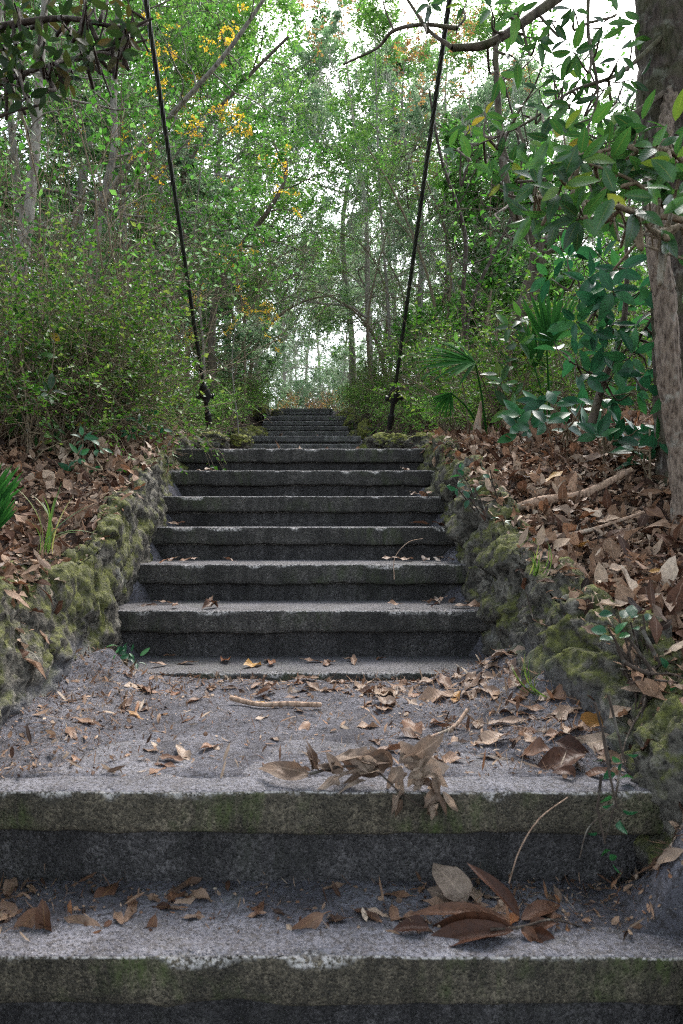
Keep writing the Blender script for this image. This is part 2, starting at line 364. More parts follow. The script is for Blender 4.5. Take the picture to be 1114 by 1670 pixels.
def metal():
    m = M('dark_greased_iron'); v = m.coords(); n = m.noise(v, 30, 5)
    m.p.inputs['Metallic'].default_value = .35
    return m.done(m.mix(n, (.006, .007, .007), (.03, .03, .026)), m.ramp(n, [(.3, .3), (.7, .6)]), m.bump(n, .4, .003), .5)
MAT['metal'] = metal()
def cable_m():
    m = M('stranded_steel_cable'); sp = m.sep(m.attr('lv', 'Vector'))
    w = m.math('SINE', m.math('ADD', m.math('MULTIPLY', sp[0], 6.283 * 6), m.math('MULTIPLY', sp[1], 90.)))
    c = m.mix(m.ramp(m.noise(m.gpos(), 7, 4), [(.4, 0), (.6, 1)]), (.010, .011, .011), (.028, .032, .022))
    m.p.inputs['Metallic'].default_value = .3
    return m.done(c, .5, m.bump(w, .8, .002), .5)
MAT['cable'] = cable_m()
def ground_m():
    m = M('sand_and_litter_ground'); v = m.gpos(); mask = m.attr('rnd')
    n = m.noise(v, 26, 7, .7); n3 = m.noise(v, 5, 5, .6)
    sand = sand_col(m, v)
    soil = m.mix(n, (.02, .013, .01), (.09, .062, .048))
    c = m.mix(m.ramp(m.math('ADD', mask, m.math('MULTIPLY', m.math('SUBTRACT', n, .5), .5)), [(.4, 0), (.6, 1)]), sand, soil)
    b = m.bump(m.noise(v, 9, 7, .72), 1., .035); b = m.bump(m.noise(v, 110, 5, .8), .9, .006, b)
    return m.done(c, .93, b, .2)
MAT['ground'] = ground_m()

# ------------------------------------------------------------------ ground
TY = [-40, 0, 1.2, 1.6, 2.0, 2.5, 3.0, 3.7, 4.3, 4.9, 6, 9, 11, 15, 20, 23, 30, 60, 160]
TZ = [-5, -1.1, -.62, -.5, -.30, -.22, -.08, .24, .42, .56, .72, 1.15, 1.5, 2.35, 3.2, 3.72, 3.9, 3.5, 0]
CY = [-40, .9, 1.40, 1.42, 1.44, 1.60, 1.642, 1.66, 1.68, 2.2, 2.66, 2.72, 2.9, 4.9, 5.1, 9.3, 11.0, 11.4, 13.2, 15.1, 15.4, 20.0, 22.9, 23.3, 30, 60, 160]
CZ = [-6, -1.5, -1.1, -.824, -.8195, -.8195, -.8195, -.606, -.5985, -.597, -.592, -.75, -.70, .22, .475, .49, 1.05, 1.30, 1.30, 1.9, 2.2, 2.2, 3.3, 3.63, 3.7, 3.3, 0]
def H(x, y):
    x = np.asarray(x, float); y = np.asarray(y, float); ax = np.abs(x + .025)
    q = np.stack([x, y, 0 * x], -1)
    c = np.interp(y, CY, CZ)
    near = sst(1.25, 1.4, y) * (1 - sst(2.75, 3.1, y))
    heap = np.where(x > 0, .11, .05 + .07 * sst(2.3, 2.6, y)) * sst(.42, .86, ax + .07 * vn(q * 4, 5)) * (sst(1.66, 2.1, y)) * (1 - sst(2.8, 3.2, y))
    heap = heap + np.where(x > 0, .20 * sst(.62, .84, x + .05 * vn(q * 5, 6)), .06 * sst(.7, .85, ax)) * sst(1.2, 1.36, y) * (1 - sst(1.5, 1.62, y))
    heap = heap + sst(2.9, 3.1, y) * (1 - sst(4.8, 5.1, y)) * .20 * sst(.62, .84, ax + .06 * vn(q * 6, 8))
    c = c + heap * (1 + .4 * vn(q * 11, 4)) + (.010 * vn(q * 9, 1) + .006 * vn(q * 24, 2)) * (1 - .75 * (y < 1.65)) * near * sst(.0, .05, np.abs(y - 1.64))
    lat = np.where(x > 0, .07, .10) * np.clip(ax - .95, 0, 12) + np.where(x > 0, .13 * np.clip(ax - .95, 0, .9) * (1 - sst(4, 6, y)), 0)
    b = np.interp(y, TY, TZ) - .05 + lat + .05 * fbm(q * 1.7, 20) * sst(.9, 1.4, ax) + .02 * vn(q * 7, 3)
    far = sst(5, 7, y)
    return c + (b - c) * sst(.80 + far * .08, .98 + far * .5, ax)
def gnormal(x, y, e=.03):
    return nrm(np.stack([-(H(x + e, y) - H(x - e, y)) / (2 * e), -(H(x, y + e) - H(x, y - e)) / (2 * e), np.ones_like(np.asarray(x, float))], -1))
xs = np.unique(np.concatenate([-np.geomspace(1.8, 90, 40), np.arange(-1.8, 2.4, .022), np.geomspace(2.4, 90, 40)]))
ys = np.unique(np.concatenate([np.linspace(-30, .8, 20), np.arange(.8, 5.4, .02), np.arange(5.4, 26, .15), np.geomspace(26, 160, 30)]))
gx, gy = np.meshgrid(xs, ys); gz = H(gx, gy)
nx_, ny_ = len(xs), len(ys)
ii = np.arange(ny_ - 1)[:, None] * nx_; jj = np.arange(nx_ - 1)[None]
mb = MB(); mask = sst(.86, 1.02, np.abs(gx + .025) + .06 * vn(np.stack([gx, gy, gz], -1) * 5, 9)) * (1 - .0 * gy)
mb.add(np.stack([gx, gy, gz], -1), np.stack([ii + jj, ii + jj + 1, ii + nx_ + jj + 1, ii + nx_ + jj], -1).reshape(-1, 4), mask.ravel())
tag(mb.obj('ground', MAT['ground']), kind='structure')

# ------------------------------------------------------------------ stairs
XL, XR = -.86, .80
def slab(mb, x0, x1, y0, y1, z0, z1, res=.02, amp=.004, seed=0, chip=.006):
    """a concrete block with rough chipped faces"""
    nx = max(3, int((x1 - x0) / res)); xs = np.linspace(x0, x1, nx)
    e = .006
    prof = [(y1, z1), (y0 + .10, z1), (y0 + .05, z1), (y0 + .02, z1), (y0 + e, z1), (y0 + e * .3, z1 - e * .3), (y0, z1 - e)]
    for t in np.linspace(0, 1, 7)[1:-1]: prof.append((y0, z1 - e + (z0 + e - z1 + e) * t))
    prof += [(y0, z0 + e), (y0 + e, z0), (y1, z0)]
    pr = A(prof); k = len(pr)
    V = np.zeros((nx, k, 3)); V[..., 0] = xs[:, None]; V[..., 1] = pr[None, :, 0]; V[..., 2] = pr[None, :, 1]
    q = V * A([1, 1, 1]) + seed * 3.7
    d = amp * fbm(q * 9, seed, 4); V[..., 1] += d * (pr[None, :, 0] < y0 + .03)
    V[..., 2] += .5 * amp * fbm(q * 7, seed + 9, 3)
    ch = np.clip(fbm(V[:, :1] * A([16, 0, 0]) + seed, seed + 3, 4) - .05, 0, 1) * chip * 3
    V[:, 4:7, 1] += ch[..., 0][:, :1] if ch.ndim == 3 else ch[:, :1]; V[:, 4:7, 2] -= .6 * ch[:, :1]
    lo = vn(np.stack([xs * 7 + seed, 0 * xs, 0 * xs], -1), seed) + .6 * vn(np.stack([xs * 23 + seed, 0 * xs, 0 * xs], -1), seed + 1)
    V[:, -3:-1, 2] += (lo * chip * .8)[:, None]
    i = np.arange(nx - 1)[:, None] * k; j = np.arange(k - 1)[None]
    mb.add(V, np.stack([i + j, i + k + j, i + k + j + 1, i + j + 1], -1).reshape(-1, 4))
    for e_, s in ((0, 1), (nx - 1, -1)):      # ends
        ring = V[e_]; c = ring.mean(0); n = len(ring)
        f = [[a, (a + 1) % n, n] if s > 0 else [(a + 1) % n, a, n] for a in range(n)]
        mb.add(np.vstack([ring, c]), f)
def flight(label, steps, y_end, front='conc', amp=.0045, res=.02, th=.093, rec=.04, rmat='riser'):
    """steps: (edge y, top z) from the bottom up; riser recessed under each slab"""
    root = tag(empty('stair_flight', (0, steps[0][0], steps[0][1] - .2)), label, 'stairs', 'flights of the concrete staircase')
    base = Vector(root.location)
    for i, (y, z) in enumerate(steps):
        st = bpy.data.objects.new('step', None); COL.objects.link(st); st.parent = root
        sd_ = int(y * 100) % 97
        nexty = steps[i + 1][0] + rec + .06 if i + 1 < len(steps) else y_end
        zlow = (steps[i - 1][1] if i else z - .22) - .03
        mb = MB(); slab(mb, XL - .04, XR + .04, y, nexty, z - th, z, res, amp, sd_, .006 if amp > .003 else .003)
        mb.V = [v - A(base) for v in mb.V]; mb.obj('tread_slab', MAT[front], st)
        mb = MB(); slab(mb, XL - .04, XR + .04, y + rec, y + rec + .12, zlow, z - th + .004, res, amp * .6, sd_ + 5, .002)
        mb.V = [v - A(base) for v in mb.V]; mb.obj('riser', MAT[rmat], st)
    return root
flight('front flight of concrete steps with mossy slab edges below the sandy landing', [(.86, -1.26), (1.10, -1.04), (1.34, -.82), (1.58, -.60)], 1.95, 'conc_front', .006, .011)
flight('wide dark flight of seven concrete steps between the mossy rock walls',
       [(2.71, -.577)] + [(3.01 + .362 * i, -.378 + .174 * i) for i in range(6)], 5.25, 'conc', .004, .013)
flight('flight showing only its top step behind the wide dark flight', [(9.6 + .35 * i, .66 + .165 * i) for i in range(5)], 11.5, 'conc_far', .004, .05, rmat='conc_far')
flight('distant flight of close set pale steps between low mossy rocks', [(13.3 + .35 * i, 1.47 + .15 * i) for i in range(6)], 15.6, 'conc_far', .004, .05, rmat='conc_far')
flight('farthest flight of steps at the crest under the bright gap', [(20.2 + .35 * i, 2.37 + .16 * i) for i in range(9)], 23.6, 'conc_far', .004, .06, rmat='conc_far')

# ------------------------------------------------------------------ rock walls and boulders
WALLS = []
def rock_wall(side, y0, y1, name, label):
    ns = int((y1 - y0) / .010); nt = 84
    yy = np.linspace(y0, y1, ns); tt = np.linspace(0, 1, nt)
    T = np.interp(yy, TY, TZ); C = np.interp(yy, CY, CZ)
    T = T + .035 * vn(np.stack([yy * 2.2, 0 * yy, 0 * yy + side], -1), 3) + .02
    T = T - (.10 * (1 - sst(1.3, 2.0, yy)) if side > 0 else -.10 * (1 - sst(2.0, 2.8, yy)))
    base = np.minimum(C, T) - .28
    k = A([0, .36, .55, .75, 1.0])
    xo = .035 * vn(np.stack([yy * 3.1, 0 * yy, 0 * yy + 5 * side], -1), 4)
    tw_ = sst(2.2, 2.8, yy) * (1.0 if side < 0 else .35)
    cx = np.stack([.80 + 0 * yy, .775 + xo * .6, .85 - .03 * tw_ + xo, .97 - .08 * tw_ + xo, 1.10 - .13 * tw_ + xo], 0)
    cz = np.stack([base, T - np.clip((T - base) * .4, .08, .3), T - .02, T + .02, T - .16], 0)
    X = np.stack([np.interp(tt, k, cx[:, i]) for i in range(ns)]); Z = np.stack([np.interp(tt, k, cz[:, i]) for i in range(ns)])
    V = np.stack([side * X - .025, np.broadcast_to(yy[:, None], X.shape), Z], -1)
    du = np.gradient(V, axis=0); dv = np.gradient(V, axis=1); N = nrm(np.cross(du, dv)) * (-side)
    # lumps: rounded cells with dark clefts
    w = V * A([5.2, 4.6, 6.0]) + .35 * np.stack([vn(V * 6, 1), vn(V * 6, 2), vn(V * 6, 3)], -1)
    d1, d2 = worley(w, 7); lump = sst(0, .38, d2 - d1)
    w2 = V * 13 + .4 * np.stack([vn(V * 15, 4), vn(V * 15, 5), vn(V * 15, 6)], -1); e1, e2 = worley(w2, 3)
    big = .85 if side > 0 else .45
    wb = .25 * np.stack([vn(V * 7, 1), vn(V * 7, 2), vn(V * 7, 3)], -1)
    f1, g1 = facets(V * A([5.2, 4.6, 6.2]) + wb, 7, .7); f2, g2 = facets(V * 11 + wb * 1.5, 17, .8); f3, g3 = facets(V * 36 + wb * 2, 27, .8)
    disp = big * (.060 * f1 - .034 * (1 - sst(0, .16, g1))) + .013 * f2 - .006 * (1 - sst(0, .2, g2)) + .0075 * f3 + .030 * fbm(V * A([6, 6, 9]), 11, 4, .6) + .008 * fbm(V * 46, 15, 3, .65)
    ends = sst(0, .12, tt)[None]
    V = V + N * (disp * ends)[..., None]
    # sand clings to the foot of the wall
    fl = H(np.full(ns, side * .70), yy)[:, None]
    sand = 1 - sst(.0, .08, V[..., 2] - fl - .03 + .09 * fbm(V * 14, 2)); sand = sand * (1 - sst(2.7, 3.1, V[..., 1]) * .75) * (.35 if side > 0 else .8)
    mb = MB(); i = np.arange(ns - 1)[:, None] * nt; j = np.arange(nt - 1)[None]; WALLS.append((V[::2, ::2], side))
    Fq = np.stack([i + j, i + nt + j, i + nt + j + 1, i + j + 1], -1).reshape(-1, 4)
    if side > 0: Fq = Fq[:, ::-1]
    mb.add(V, Fq, sand.ravel()); return tag(mb.obj(name, MAT['rock']), label, 'rock wall', 'mossy rock walls beside the stairs')
rock_wall(-1, .4, 5.3, 'rock_wall', 'low mossy rock wall with leaves on top along the left end of the steps')
rock_wall(1, .4, 5.3, 'rock_wall', 'lumpy mossy rock wall along the right end of the steps below the leaf bank')

def ico(n=4):
    import bmesh
    bm = bmesh.new(); bmesh.ops.create_icosphere(bm, subdivisions=n, radius=1)
    V = A([v.co[:] for v in bm.verts]); F_ = A([[v.index for v in f.verts] for f in bm.faces]); bm.free(); return V, F_
IV, IF = ico(5)
def boulder(loc, sc, seed, label, mat='rock', group=None, n=None):
    V = IV.copy(); q = V + seed * 5.1
    f1, g1 = facets(q * 1.5, seed, .7); f2, g2 = facets(q * 4.5, seed + 3, .8); r = 1 + .22 * fbm(q * 1.3, seed, 3, .5) + .22 * f1 + .09 * f2 - .05 * (1 - sst(0, .15, g2)) + .07 * fbm(q * 8, seed + 2, 4, .68)
    V = V * r[:, None] * A(sc); mb = MB(); mb.add(V, IF, 0.)
    o = mb.obj('boulder', MAT[mat], loc=tuple(loc)); o.rotation_euler = (0, 0, seed * 1.3)
    return tag(o, label, 'rock', group)
boulder(P(1135, 1300, 1.60), (.09, .16, .19), 3, 'moss covered rock at the right end of the front mossy slab')
boulder(P(1085, 1150, 1.98), (.10, .17, .15), 5, 'dark rock overhung by a leafy vine at the right of the sandy landing')
boulder(P(925, 1010, 2.55), (.11, .15, .13), 8, 'grey rock half buried in the right leaf bank above the landing')
rk = [(300, 722, 5.35, .13), (345, 716, 5.5, .12), (390, 715, 5.9, .10), (690, 722, 5.25, .13), (655, 718, 5.5, .11), (622, 716, 5.7, .10),
      (720, 735, 4.9, .12), (268, 735, 5.0, .12)]
for i, (a, b, d, s) in enumerate(rk):
    boulder(P(a, b, d) - A([0, 0, .03]), (s * 1.1, s * 1.1, s * .72), 20 + i, 'small mossy rock edging the landing above the wide dark steps', 'rock_far', 'mossy rocks around the middle landing')
for i in range(22):
    y = 7.5 + i * .72; s = -1 if i % 2 else 1
    boulder((s * (.93 + .07 * R.rand()) - .02, y, np.interp(y, CY, CZ) + .12), (.16, .26, .20 + .08 * R.rand()), 40 + i,
            'yellow green mossy rock edging the far path on the ' + ('left' if s < 0 else 'right'), 'rock_far', 'mossy rocks lining the far path')

# ------------------------------------------------------------------ suspension cables and their sockets
CD = nrm(A([.005, -1, .744]))               # both cables climb back over the viewer
def cable(px, py, d, label, rot):
    base = P(px, py, d); sock = base
    root = tag(empty('suspension_cable', base - A([0, 0, .25])), label, 'cable', 'suspension cables above the stairs')
    o = A(root.location)
    mb = MB(); tube(mb, A([sock + CD * .12 - o + CD * t for t in np.linspace(0, 15, 60)]), .0148, 12); mb.obj('steel_cable', MAT['cable'], root)
    mb = MB(); lathe(mb, [(-.085, .0), (-.085, .026), (-.06, .042), (-.02, .052), (.02, .051), (.06, .042), (.10, .028), (.125, .024), (.125, .0)], 18, sock - o, CD)
    mb.obj('cable_socket', MAT['metal'], root)
    mb = MB(); sdx = nrm(np.cross(CD, A([0, 0, 1.]))) if rot == 0 else nrm(A([1, .25, .1]))
    c = sock - o - CD * .03
    lathe(mb, [(-.072, 0), (-.072, .017), (-.052, .019), (.052, .019), (.072, .017), (.072, 0)], 12, c, sdx)
    lathe(mb, [(-.078, 0), (-.078, .024), (-.062, .026), (-.060, 0)], 6, c, sdx); lathe(mb, [(.060, 0), (.062, .026), (.078, .024), (.078, 0)], 6, c, sdx)
    mb.obj('pin', MAT['metal'], root)
    mb = MB(); a = sock - o - CD * .075; pts = [a, a - CD * .08, a - CD * .17 + A([0, 0, 0]), a - CD * .34]
    tube(mb, A(pts), [.020, .019, .019, .02], 10)
    lathe(mb, [(-.29, 0), (-.29, .030), (-.17, .030), (-.145, .021), (-.145, 0)], 14, a, CD); mb.obj('anchor_rod', MAT['metal'], root)
    return root
cable(334, 643, 6.2, 'left dark steel cable with its bulb socket beside the shrubs', 1)
cable(643, 645, 6.2, 'right dark steel cable with its bolted socket above the mossy rocks', 1)

# ------------------------------------------------------------------ fallen leaves
def litter_batch(mb, n, xf, yf, lift, Lr, rs, tilt=.45, hero=False):
    x = xf(n); y = yf(n); N = nrm(gnormal(x, y) + tilt * rs.normal(size=(n, 3)) * A([1, 1, .3])); D = rdir(rs, n)
    z = H(x, y) + lift(n)
    Pq = np.stack([x, y, z], -1); h = n * 3 // 5
    for a, b, tp, ws in ((0, h, T_LIT, 1.), (h, n, T_LIT2, 1.15)):
        m_ = b - a; leaves(mb, Pq[a:b], D[a:b], N[a:b], Lr[0] + (Lr[1] - Lr[0]) * rs.rand(m_) ** 1.5, ws * (.009 + .02 * rs.rand(m_)) * (Lr[1] / .14), tp,
           None, rs.uniform(-.4, 1.0, m_), rs.uniform(-.5, 1.0, m_), rs.uniform(-.7, .7, m_), .4, rs)
rs = np.random.RandomState(5)
mb = MB()
litter_batch(mb, 9000, lambda n: .90 + 2.3 * rs.rand(n) ** 1.1, lambda n: 1.7 + 4.3 * rs.rand(n) ** 1.1, lambda n: .005 + .04 * rs.rand(n) ** 2, (.04, .14), rs, .3)
litter_batch(mb, 16000, lambda n: .86 + 1.8 * rs.rand(n) ** 1.1, lambda n: 1.7 + 3.5 * rs.rand(n) ** 1.1, lambda n: .01 + .045 * rs.rand(n) ** 2, (.012, .05), rs, .5)
litter_batch(mb, 8000, lambda n: -.90 - 1.5 * rs.rand(n) ** 1.1, lambda n: 2.4 + 3. * rs.rand(n) ** 1.1, lambda n: .01 + .045 * rs.rand(n) ** 2, (.012, .05), rs, .5)
litter_batch(mb, 5500, lambda n: -.92 - 1.9 * rs.rand(n) ** 1.1, lambda n: 2.3 + 3.6 * rs.rand(n) ** 1.1, lambda n: .005 + .04 * rs.rand(n) ** 2, (.04, .13), rs, .3)
litter_batch(mb, 5000, lambda n: rs.uniform(-5, 6, n) , lambda n: 5.2 + 9 * rs.rand(n), lambda n: .01 + .05 * rs.rand(n), (.07, .14), rs)
for Vw, side in WALLS:        # leaves lodged on the tops and ledges of the rock walls
    Nw = nrm(np.cross(np.gradient(Vw, axis=0), np.gradient(Vw, axis=1))) * -side
    T_ = np.interp(Vw[..., 1], TY, TZ); ok = (Nw[..., 2] > .35) & (Vw[..., 2] > T_ - .16) & (Vw[..., 1] > 1.5)
    a, b = np.nonzero(ok); n = 1500; outer = np.clip((np.abs(Vw[a, b, 0] + .025) - .80) / .12, .03, 1) * (.35 + .65 * (fbm(Vw[a, b] * 3, 44) > .0)); pk = rs.choice(len(a), n, p=outer / outer.sum())
    p = Vw[a[pk], b[pk]] + Nw[a[pk], b[pk]] * .008; big_ = rs.rand(n) < .45
    leaves(mb, p + .012 * rs.normal(size=(n, 3)), rdir(rs, n), nrm(Nw[a[pk], b[pk]] + A([0, 0, .6]) + .3 * rs.normal(size=(n, 3))), np.where(big_, rs.uniform(.04, .10, n), rs.uniform(.008, .03, n)), np.where(big_, rs.uniform(.010, .022, n), rs.uniform(.002, .007, n)), T_LIT, None, rs.uniform(-.3, .8, n), rs.uniform(-.5, .9, n), rs.uniform(-.6, .6, n), .3, rs)
tag(mb.obj('leaf_litter', MAT['litter_stuff']), 'deep carpet of brown fallen leaves covering both banks', 'leaf litter', kind='stuff')
# crumbs, bark and leaf fragments on the sand
mb = MB(); n = 15000
x = rs.uniform(-.85, .85, n); y = np.concatenate([1.37 + .24 * rs.rand(3500), 1.62 + 1.06 * rs.rand(n - 3500)])
edge = rs.rand(n) < np.clip(.25 + sst(.3, .8, np.abs(x)) + sst(2.35, 2.65, y) + .35 * (x > .2), 0, 1); x, y = x[edge], y[edge]; n = len(x)
leaves(mb, np.stack([x, y, H(x, y) + .002 + .004 * rs.rand(n)], -1), rdir(rs, n), nrm(gnormal(x, y) + .35 * rs.normal(size=(n, 3))), np.where(rs.rand(n) < .25, .02 + .04 * rs.rand(n), .005 + .03 * rs.rand(n) ** 3), np.where(rs.rand(n) < .4, .0006, .0012 + .006 * rs.rand(n) ** 2), T_MID, None, 0, rs.uniform(-1, 1, n), rs.uniform(-1, 1, n), 0, rs)
tag(mb.obj('leaf_debris', MAT['litter_stuff']), 'small leaf fragments and bark crumbs strewn over the grey sand', 'debris', kind='stuff')
# one by one leaves: shared meshes, one object each
variants = []
for k in range(26):
    mb = MB(); r2 = np.random.RandomState(100 + k)
    leaves(mb, A([[-.5, 0, 0]]), A([[1, 0, 0.]]), A([[0, 0, 1.]]), 1., .14 + .12 * r2.rand(), T_HERO2, A([r2.rand()]), *((r2.uniform(-.2, .5), r2.uniform(-.2, .5), r2.uniform(-.35, .35), .25 + .25 * r2.rand()) if k < 17 else (r2.uniform(-.3, 1.3), r2.uniform(-.9, 1.5), r2.uniform(-1., 1.), .3 + .3 * r2.rand())), r2)
    tube(mb, A([[-.5, 0, 0], [-.6, .01, .01], [-.68, .03, 0.03]]), [.012, .009, .007], 4, .2)
    variants.append(mb.mesh('fallen_leaf', MAT['litter']))
def fallen(x, y, z, L, N, label, group, mat=None, flat=False):
    o = bpy.data.objects.new('fallen_leaf', variants[rs.randint(17 if rs.rand() < .8 else len(variants))]); COL.objects.link(o)
    q = Vector(N).to_track_quat('Z', 'Y'); o.rotation_mode = 'QUATERNION'
    from mathutils import Quaternion
    o.rotation_quaternion = q @ Quaternion((0, 0, 1), rs.uniform(0, 6.283)); o.location = (x, y, z + .006 * L / .1); o.scale = (L, L, L * (.7 if flat else 1))
    return tag(o, label, 'leaf', group)
def scatter(n, xf, yf, Lr, label, group, tilt=.07, zf=None):
    for _ in range(n):
        x, y = xf(), yf(); N = gnormal(A([x]), A([y]))[0] + tilt * rs.normal(size=3); z = float(H(x, y)) if zf is None else zf(x, y)
        fallen(x, y, z, rs.uniform(*Lr), N, label, group)
U = rs.uniform
scatter(48, lambda: U(-.66, .5), lambda: U(1.41, 1.59), (.04, .10), 'brown dead leaf lying on the narrow tread between the two front mossy slabs', 'dead leaves on the front tread')
scatter(40, lambda: U(-.7, -.0), lambda: U(1.72, 2.5), (.03, .085), 'thin dry leaf on the left half of the sandy landing', 'dead leaves on the left of the landing')
scatter(34, lambda: U(-.6, .6), lambda: U(2.35, 2.63), (.05, .11), 'brown leaf in the drift against the lowest step at the back of the landing', 'dead leaves below the lowest dark step')
scatter(85, lambda: .78 - .6 * rs.rand() ** 1.4, lambda: U(1.75, 2.6), (.05, .145), 'brown leaf piled on the right side of the sandy landing', 'dead leaves on the right of the landing', .16)
for _ in range(16): fallen(U(-.75, .75), U(2.8, 3.02), -.572, U(.05, .11), A([0, 0, 1]) + .15 * rs.normal(size=3), 'brown leaf resting on the lowest, half buried step', 'dead leaves on the half buried step')
scatter(9, lambda: U(.72, .80), lambda: U(1.45, 1.8), (.05, .09), 'brown leaf on the sandy slope at the right end of the front tread', 'dead leaves on the sandy slope', .3)
for i, (a, b, c, cnt, where) in enumerate([(3.33, -.374, .75, 15, 'lowest'), (3.69, -.198, .73, 14, 'second lowest'), (4.05, -.024, .72, 6, 'third lowest'), (4.41, .150, .72, 4, 'fourth lowest'), (4.77, .324, .72, 5, 'fifth lowest')]):
    for k in range(cnt):
        s = rs.choice([-1, 1], p=[.35, .65]); x = s * (c - .42 * rs.rand() ** 1.5) if cnt > 6 else s * (c - .1 * rs.rand())
        fallen(x, a - .33 + .3 * rs.rand(), b + .01, U(.05, .10), A([0, -.05, 1]) + .2 * rs.normal(size=3), 'dry leaf lying on the %s wide tread of the dark flight' % where, 'dead leaves on the %s tread' % where)
scatter(50, lambda: .98 + .8 * rs.rand(), lambda: 2.0 + 2.3 * rs.rand(), (.08, .15), 'large brown leaf on top of the litter on the right bank', 'large leaves on the right bank', .35, lambda x, y: float(H(x, y)) + .05)
scatter(20, lambda: -1.0 - .6 * rs.rand(), lambda: 2.4 + 1.8 * rs.rand(), (.07, .13), 'brown leaf on top of the litter behind the left rock wall', 'leaves on the left bank', .35, lambda x, y: float(H(x, y)) + .045)

# dead leafy sprig overhanging the landing edge
def sprig(label, stem_ctrl, leaf_list, mat, arc=.9, tpl=T_HERO2):
    o0 = A(stem_ctrl[0][:3]); root = tag(empty('dead_leaf_sprig', o0), label, 'dead sprig')
    mb = MB(); pts = spline(stem_ctrl, 30) - o0; tube(mb, pts, np.linspace(.0035, .0015, 30), 6); mb.obj('stem', MAT['twigdark'], root)
    mb = MB()
    for (p, q, n, w, cup, tw, wv, rn) in leaf_list:
        p, q = A(p), A(q); L = np.linalg.norm(q - p)
        leaves(mb, (p - o0)[None], (q - p)[None], A([n]), L * 1.06, L * w, tpl, A([rn]), cup, arc, tw, wv, rs)
    mb.obj('leaves', MAT[mat], root); return root
def at(px, py, d): return tuple(P(px, py, d))
Lf = []
for (x0, y0, d0, x1, y1, d1, w, cup, tw, rn) in [
    (505, 1262, 1.60, 424, 1240, 1.60, .17, .5, .4, .3), (508, 1255, 1.62, 520, 1212, 1.60, .26, .8, .3, .1), (515, 1250, 1.64, 508, 1222, 1.62, .3, .6, .3, .5),
    (545, 1262, 1.60, 512, 1240, 1.60, .30, 1., .5, .05), (560, 1258, 1.60, 528, 1232, 1.60, .32, 1., .3, .4), (585, 1262, 1.60, 536, 1260, 1.58, .2, .8, .5, .7),
    (600, 1240, 1.62, 540, 1220, 1.62, .32, .7, .4, .5), (610, 1255, 1.60, 570, 1228, 1.60, .34, .9, -.4, .75), (625, 1262, 1.59, 566, 1242, 1.59, .28, .7, .5, .85),
    (620, 1248, 1.61, 560, 1214, 1.63, .3, .8, .5, .6), (640, 1250, 1.60, 600, 1222, 1.60, .3, .9, .6, .3), (655, 1250, 1.59, 628, 1290, 1.57, .34, .8, .4, .55),
    (650, 1245, 1.60, 712, 1222, 1.60, .36, .9, .3, .6), (660, 1250, 1.60, 705, 1232, 1.58, .36, 1., -.3, .8), (640, 1235, 1.61, 590, 1262, 1.60, .22, .8, .4, .4),
    (690, 1250, 1.59, 665, 1282, 1.565, .34, .9, .5, .9), (700, 1255, 1.58, 736, 1284, 1.56, .36, 1., .5, .7), (680, 1262, 1.58, 740, 1240, 1.59, .34, 1., .5, .75),
    (690, 1262, 1.57, 662, 1268, 1.57, .32, .7, .2, .9), (716, 1290, 1.565, 690, 1318, 1.55, .36, .7, .5, .45), (722, 1290, 1.56, 752, 1332, 1.545, .15, .7, .6, .8),
    (700, 1310, 1.56, 712, 1338, 1.545, .34, .8, .3, .85), (660, 1290, 1.565, 628, 1322, 1.55, .26, .8, .4, .5), (705, 1270, 1.57, 712, 1302, 1.56, .3, .8, .3, .3),
    (668, 1240, 1.60, 655, 1216, 1.61, .3, .8, .3, .3), (600, 1262, 1.59, 560, 1268, 1.57, .2, .7, .5, .2)]:
    Lf.append((at(x0, y0, d0), at(x1, y1, d1), (U(-.5, .5), U(-.9, -.2), U(.2, .9)), w * .85, cup * 1.4, tw * U(.8, 2.6), U(.4, 1.0), rn))
for q in list(Lf):
    if q[0][2] > -.62 and rs.rand() < .75:
        jt = .012 * rs.normal(size=3); Lf.append((tuple(A(q[0]) + jt), tuple(A(q[1]) + jt * 1.5 + .012 * rs.normal(size=3)), (U(-.6, .6), U(-.9, -.1), U(.1, .9)), q[3] * U(.8, 1.1), q[4] * U(.6, 1.3), U(-1.5, 1.5), U(.3, .9), rs.rand()))
sprig('dry curled tan leaves on a broken twig hanging over the edge of the sandy landing', [at(505, 1262, 1.60), at(560, 1250, 1.6), at(610, 1256, 1.6), at(650, 1290, 1.57), at(690, 1318, 1.555)], Lf, 'tan')
Lf = []
for (x0, y0, d0, x1, y1, d1, w, cup, rn, nn) in [
    (838, 1518, 1.40, 665, 1532, 1.38, .115, 1.0, .35, (0, -.45, .9)), (838, 1512, 1.41, 680, 1518, 1.42, .14, .9, .5, (0, -.65, .75)), (830, 1500, 1.44, 678, 1462, 1.45, .075, .8, .9, (0, -.2, 1)),
    (848, 1496, 1.42, 778, 1406, 1.44, .12, .9, .3, (.6, -.8, .3)), (700, 1512, 1.42, 645, 1508, 1.41, .25, .8, .1, (0, -.5, 1)), (850, 1500, 1.45, 915, 1462, 1.50, .15, .5, .8, (0, -.4, 1)),
    (860, 1518, 1.42, 905, 1500, 1.42, .25, .8, .7, (0, -.5, .8)), (862, 1524, 1.40, 908, 1530, 1.39, .26, .9, .4, (.2, -.7, .6)), (850, 1515, 1.41, 880, 1538, 1.38, .3, 1., .9, (0, -.6, .7))]:
    Lf.append((at(x0, y0, d0), at(x1, y1, d1), nn, w, cup, U(-.4, .4), .12, rn))
sprig('large leathery red brown leaves spread from one twig on the front tread', [at(800, 1516, 1.40), at(850, 1512, 1.41), at(900, 1500, 1.43), at(960, 1515, 1.44)], Lf, 'brownbig', .45)
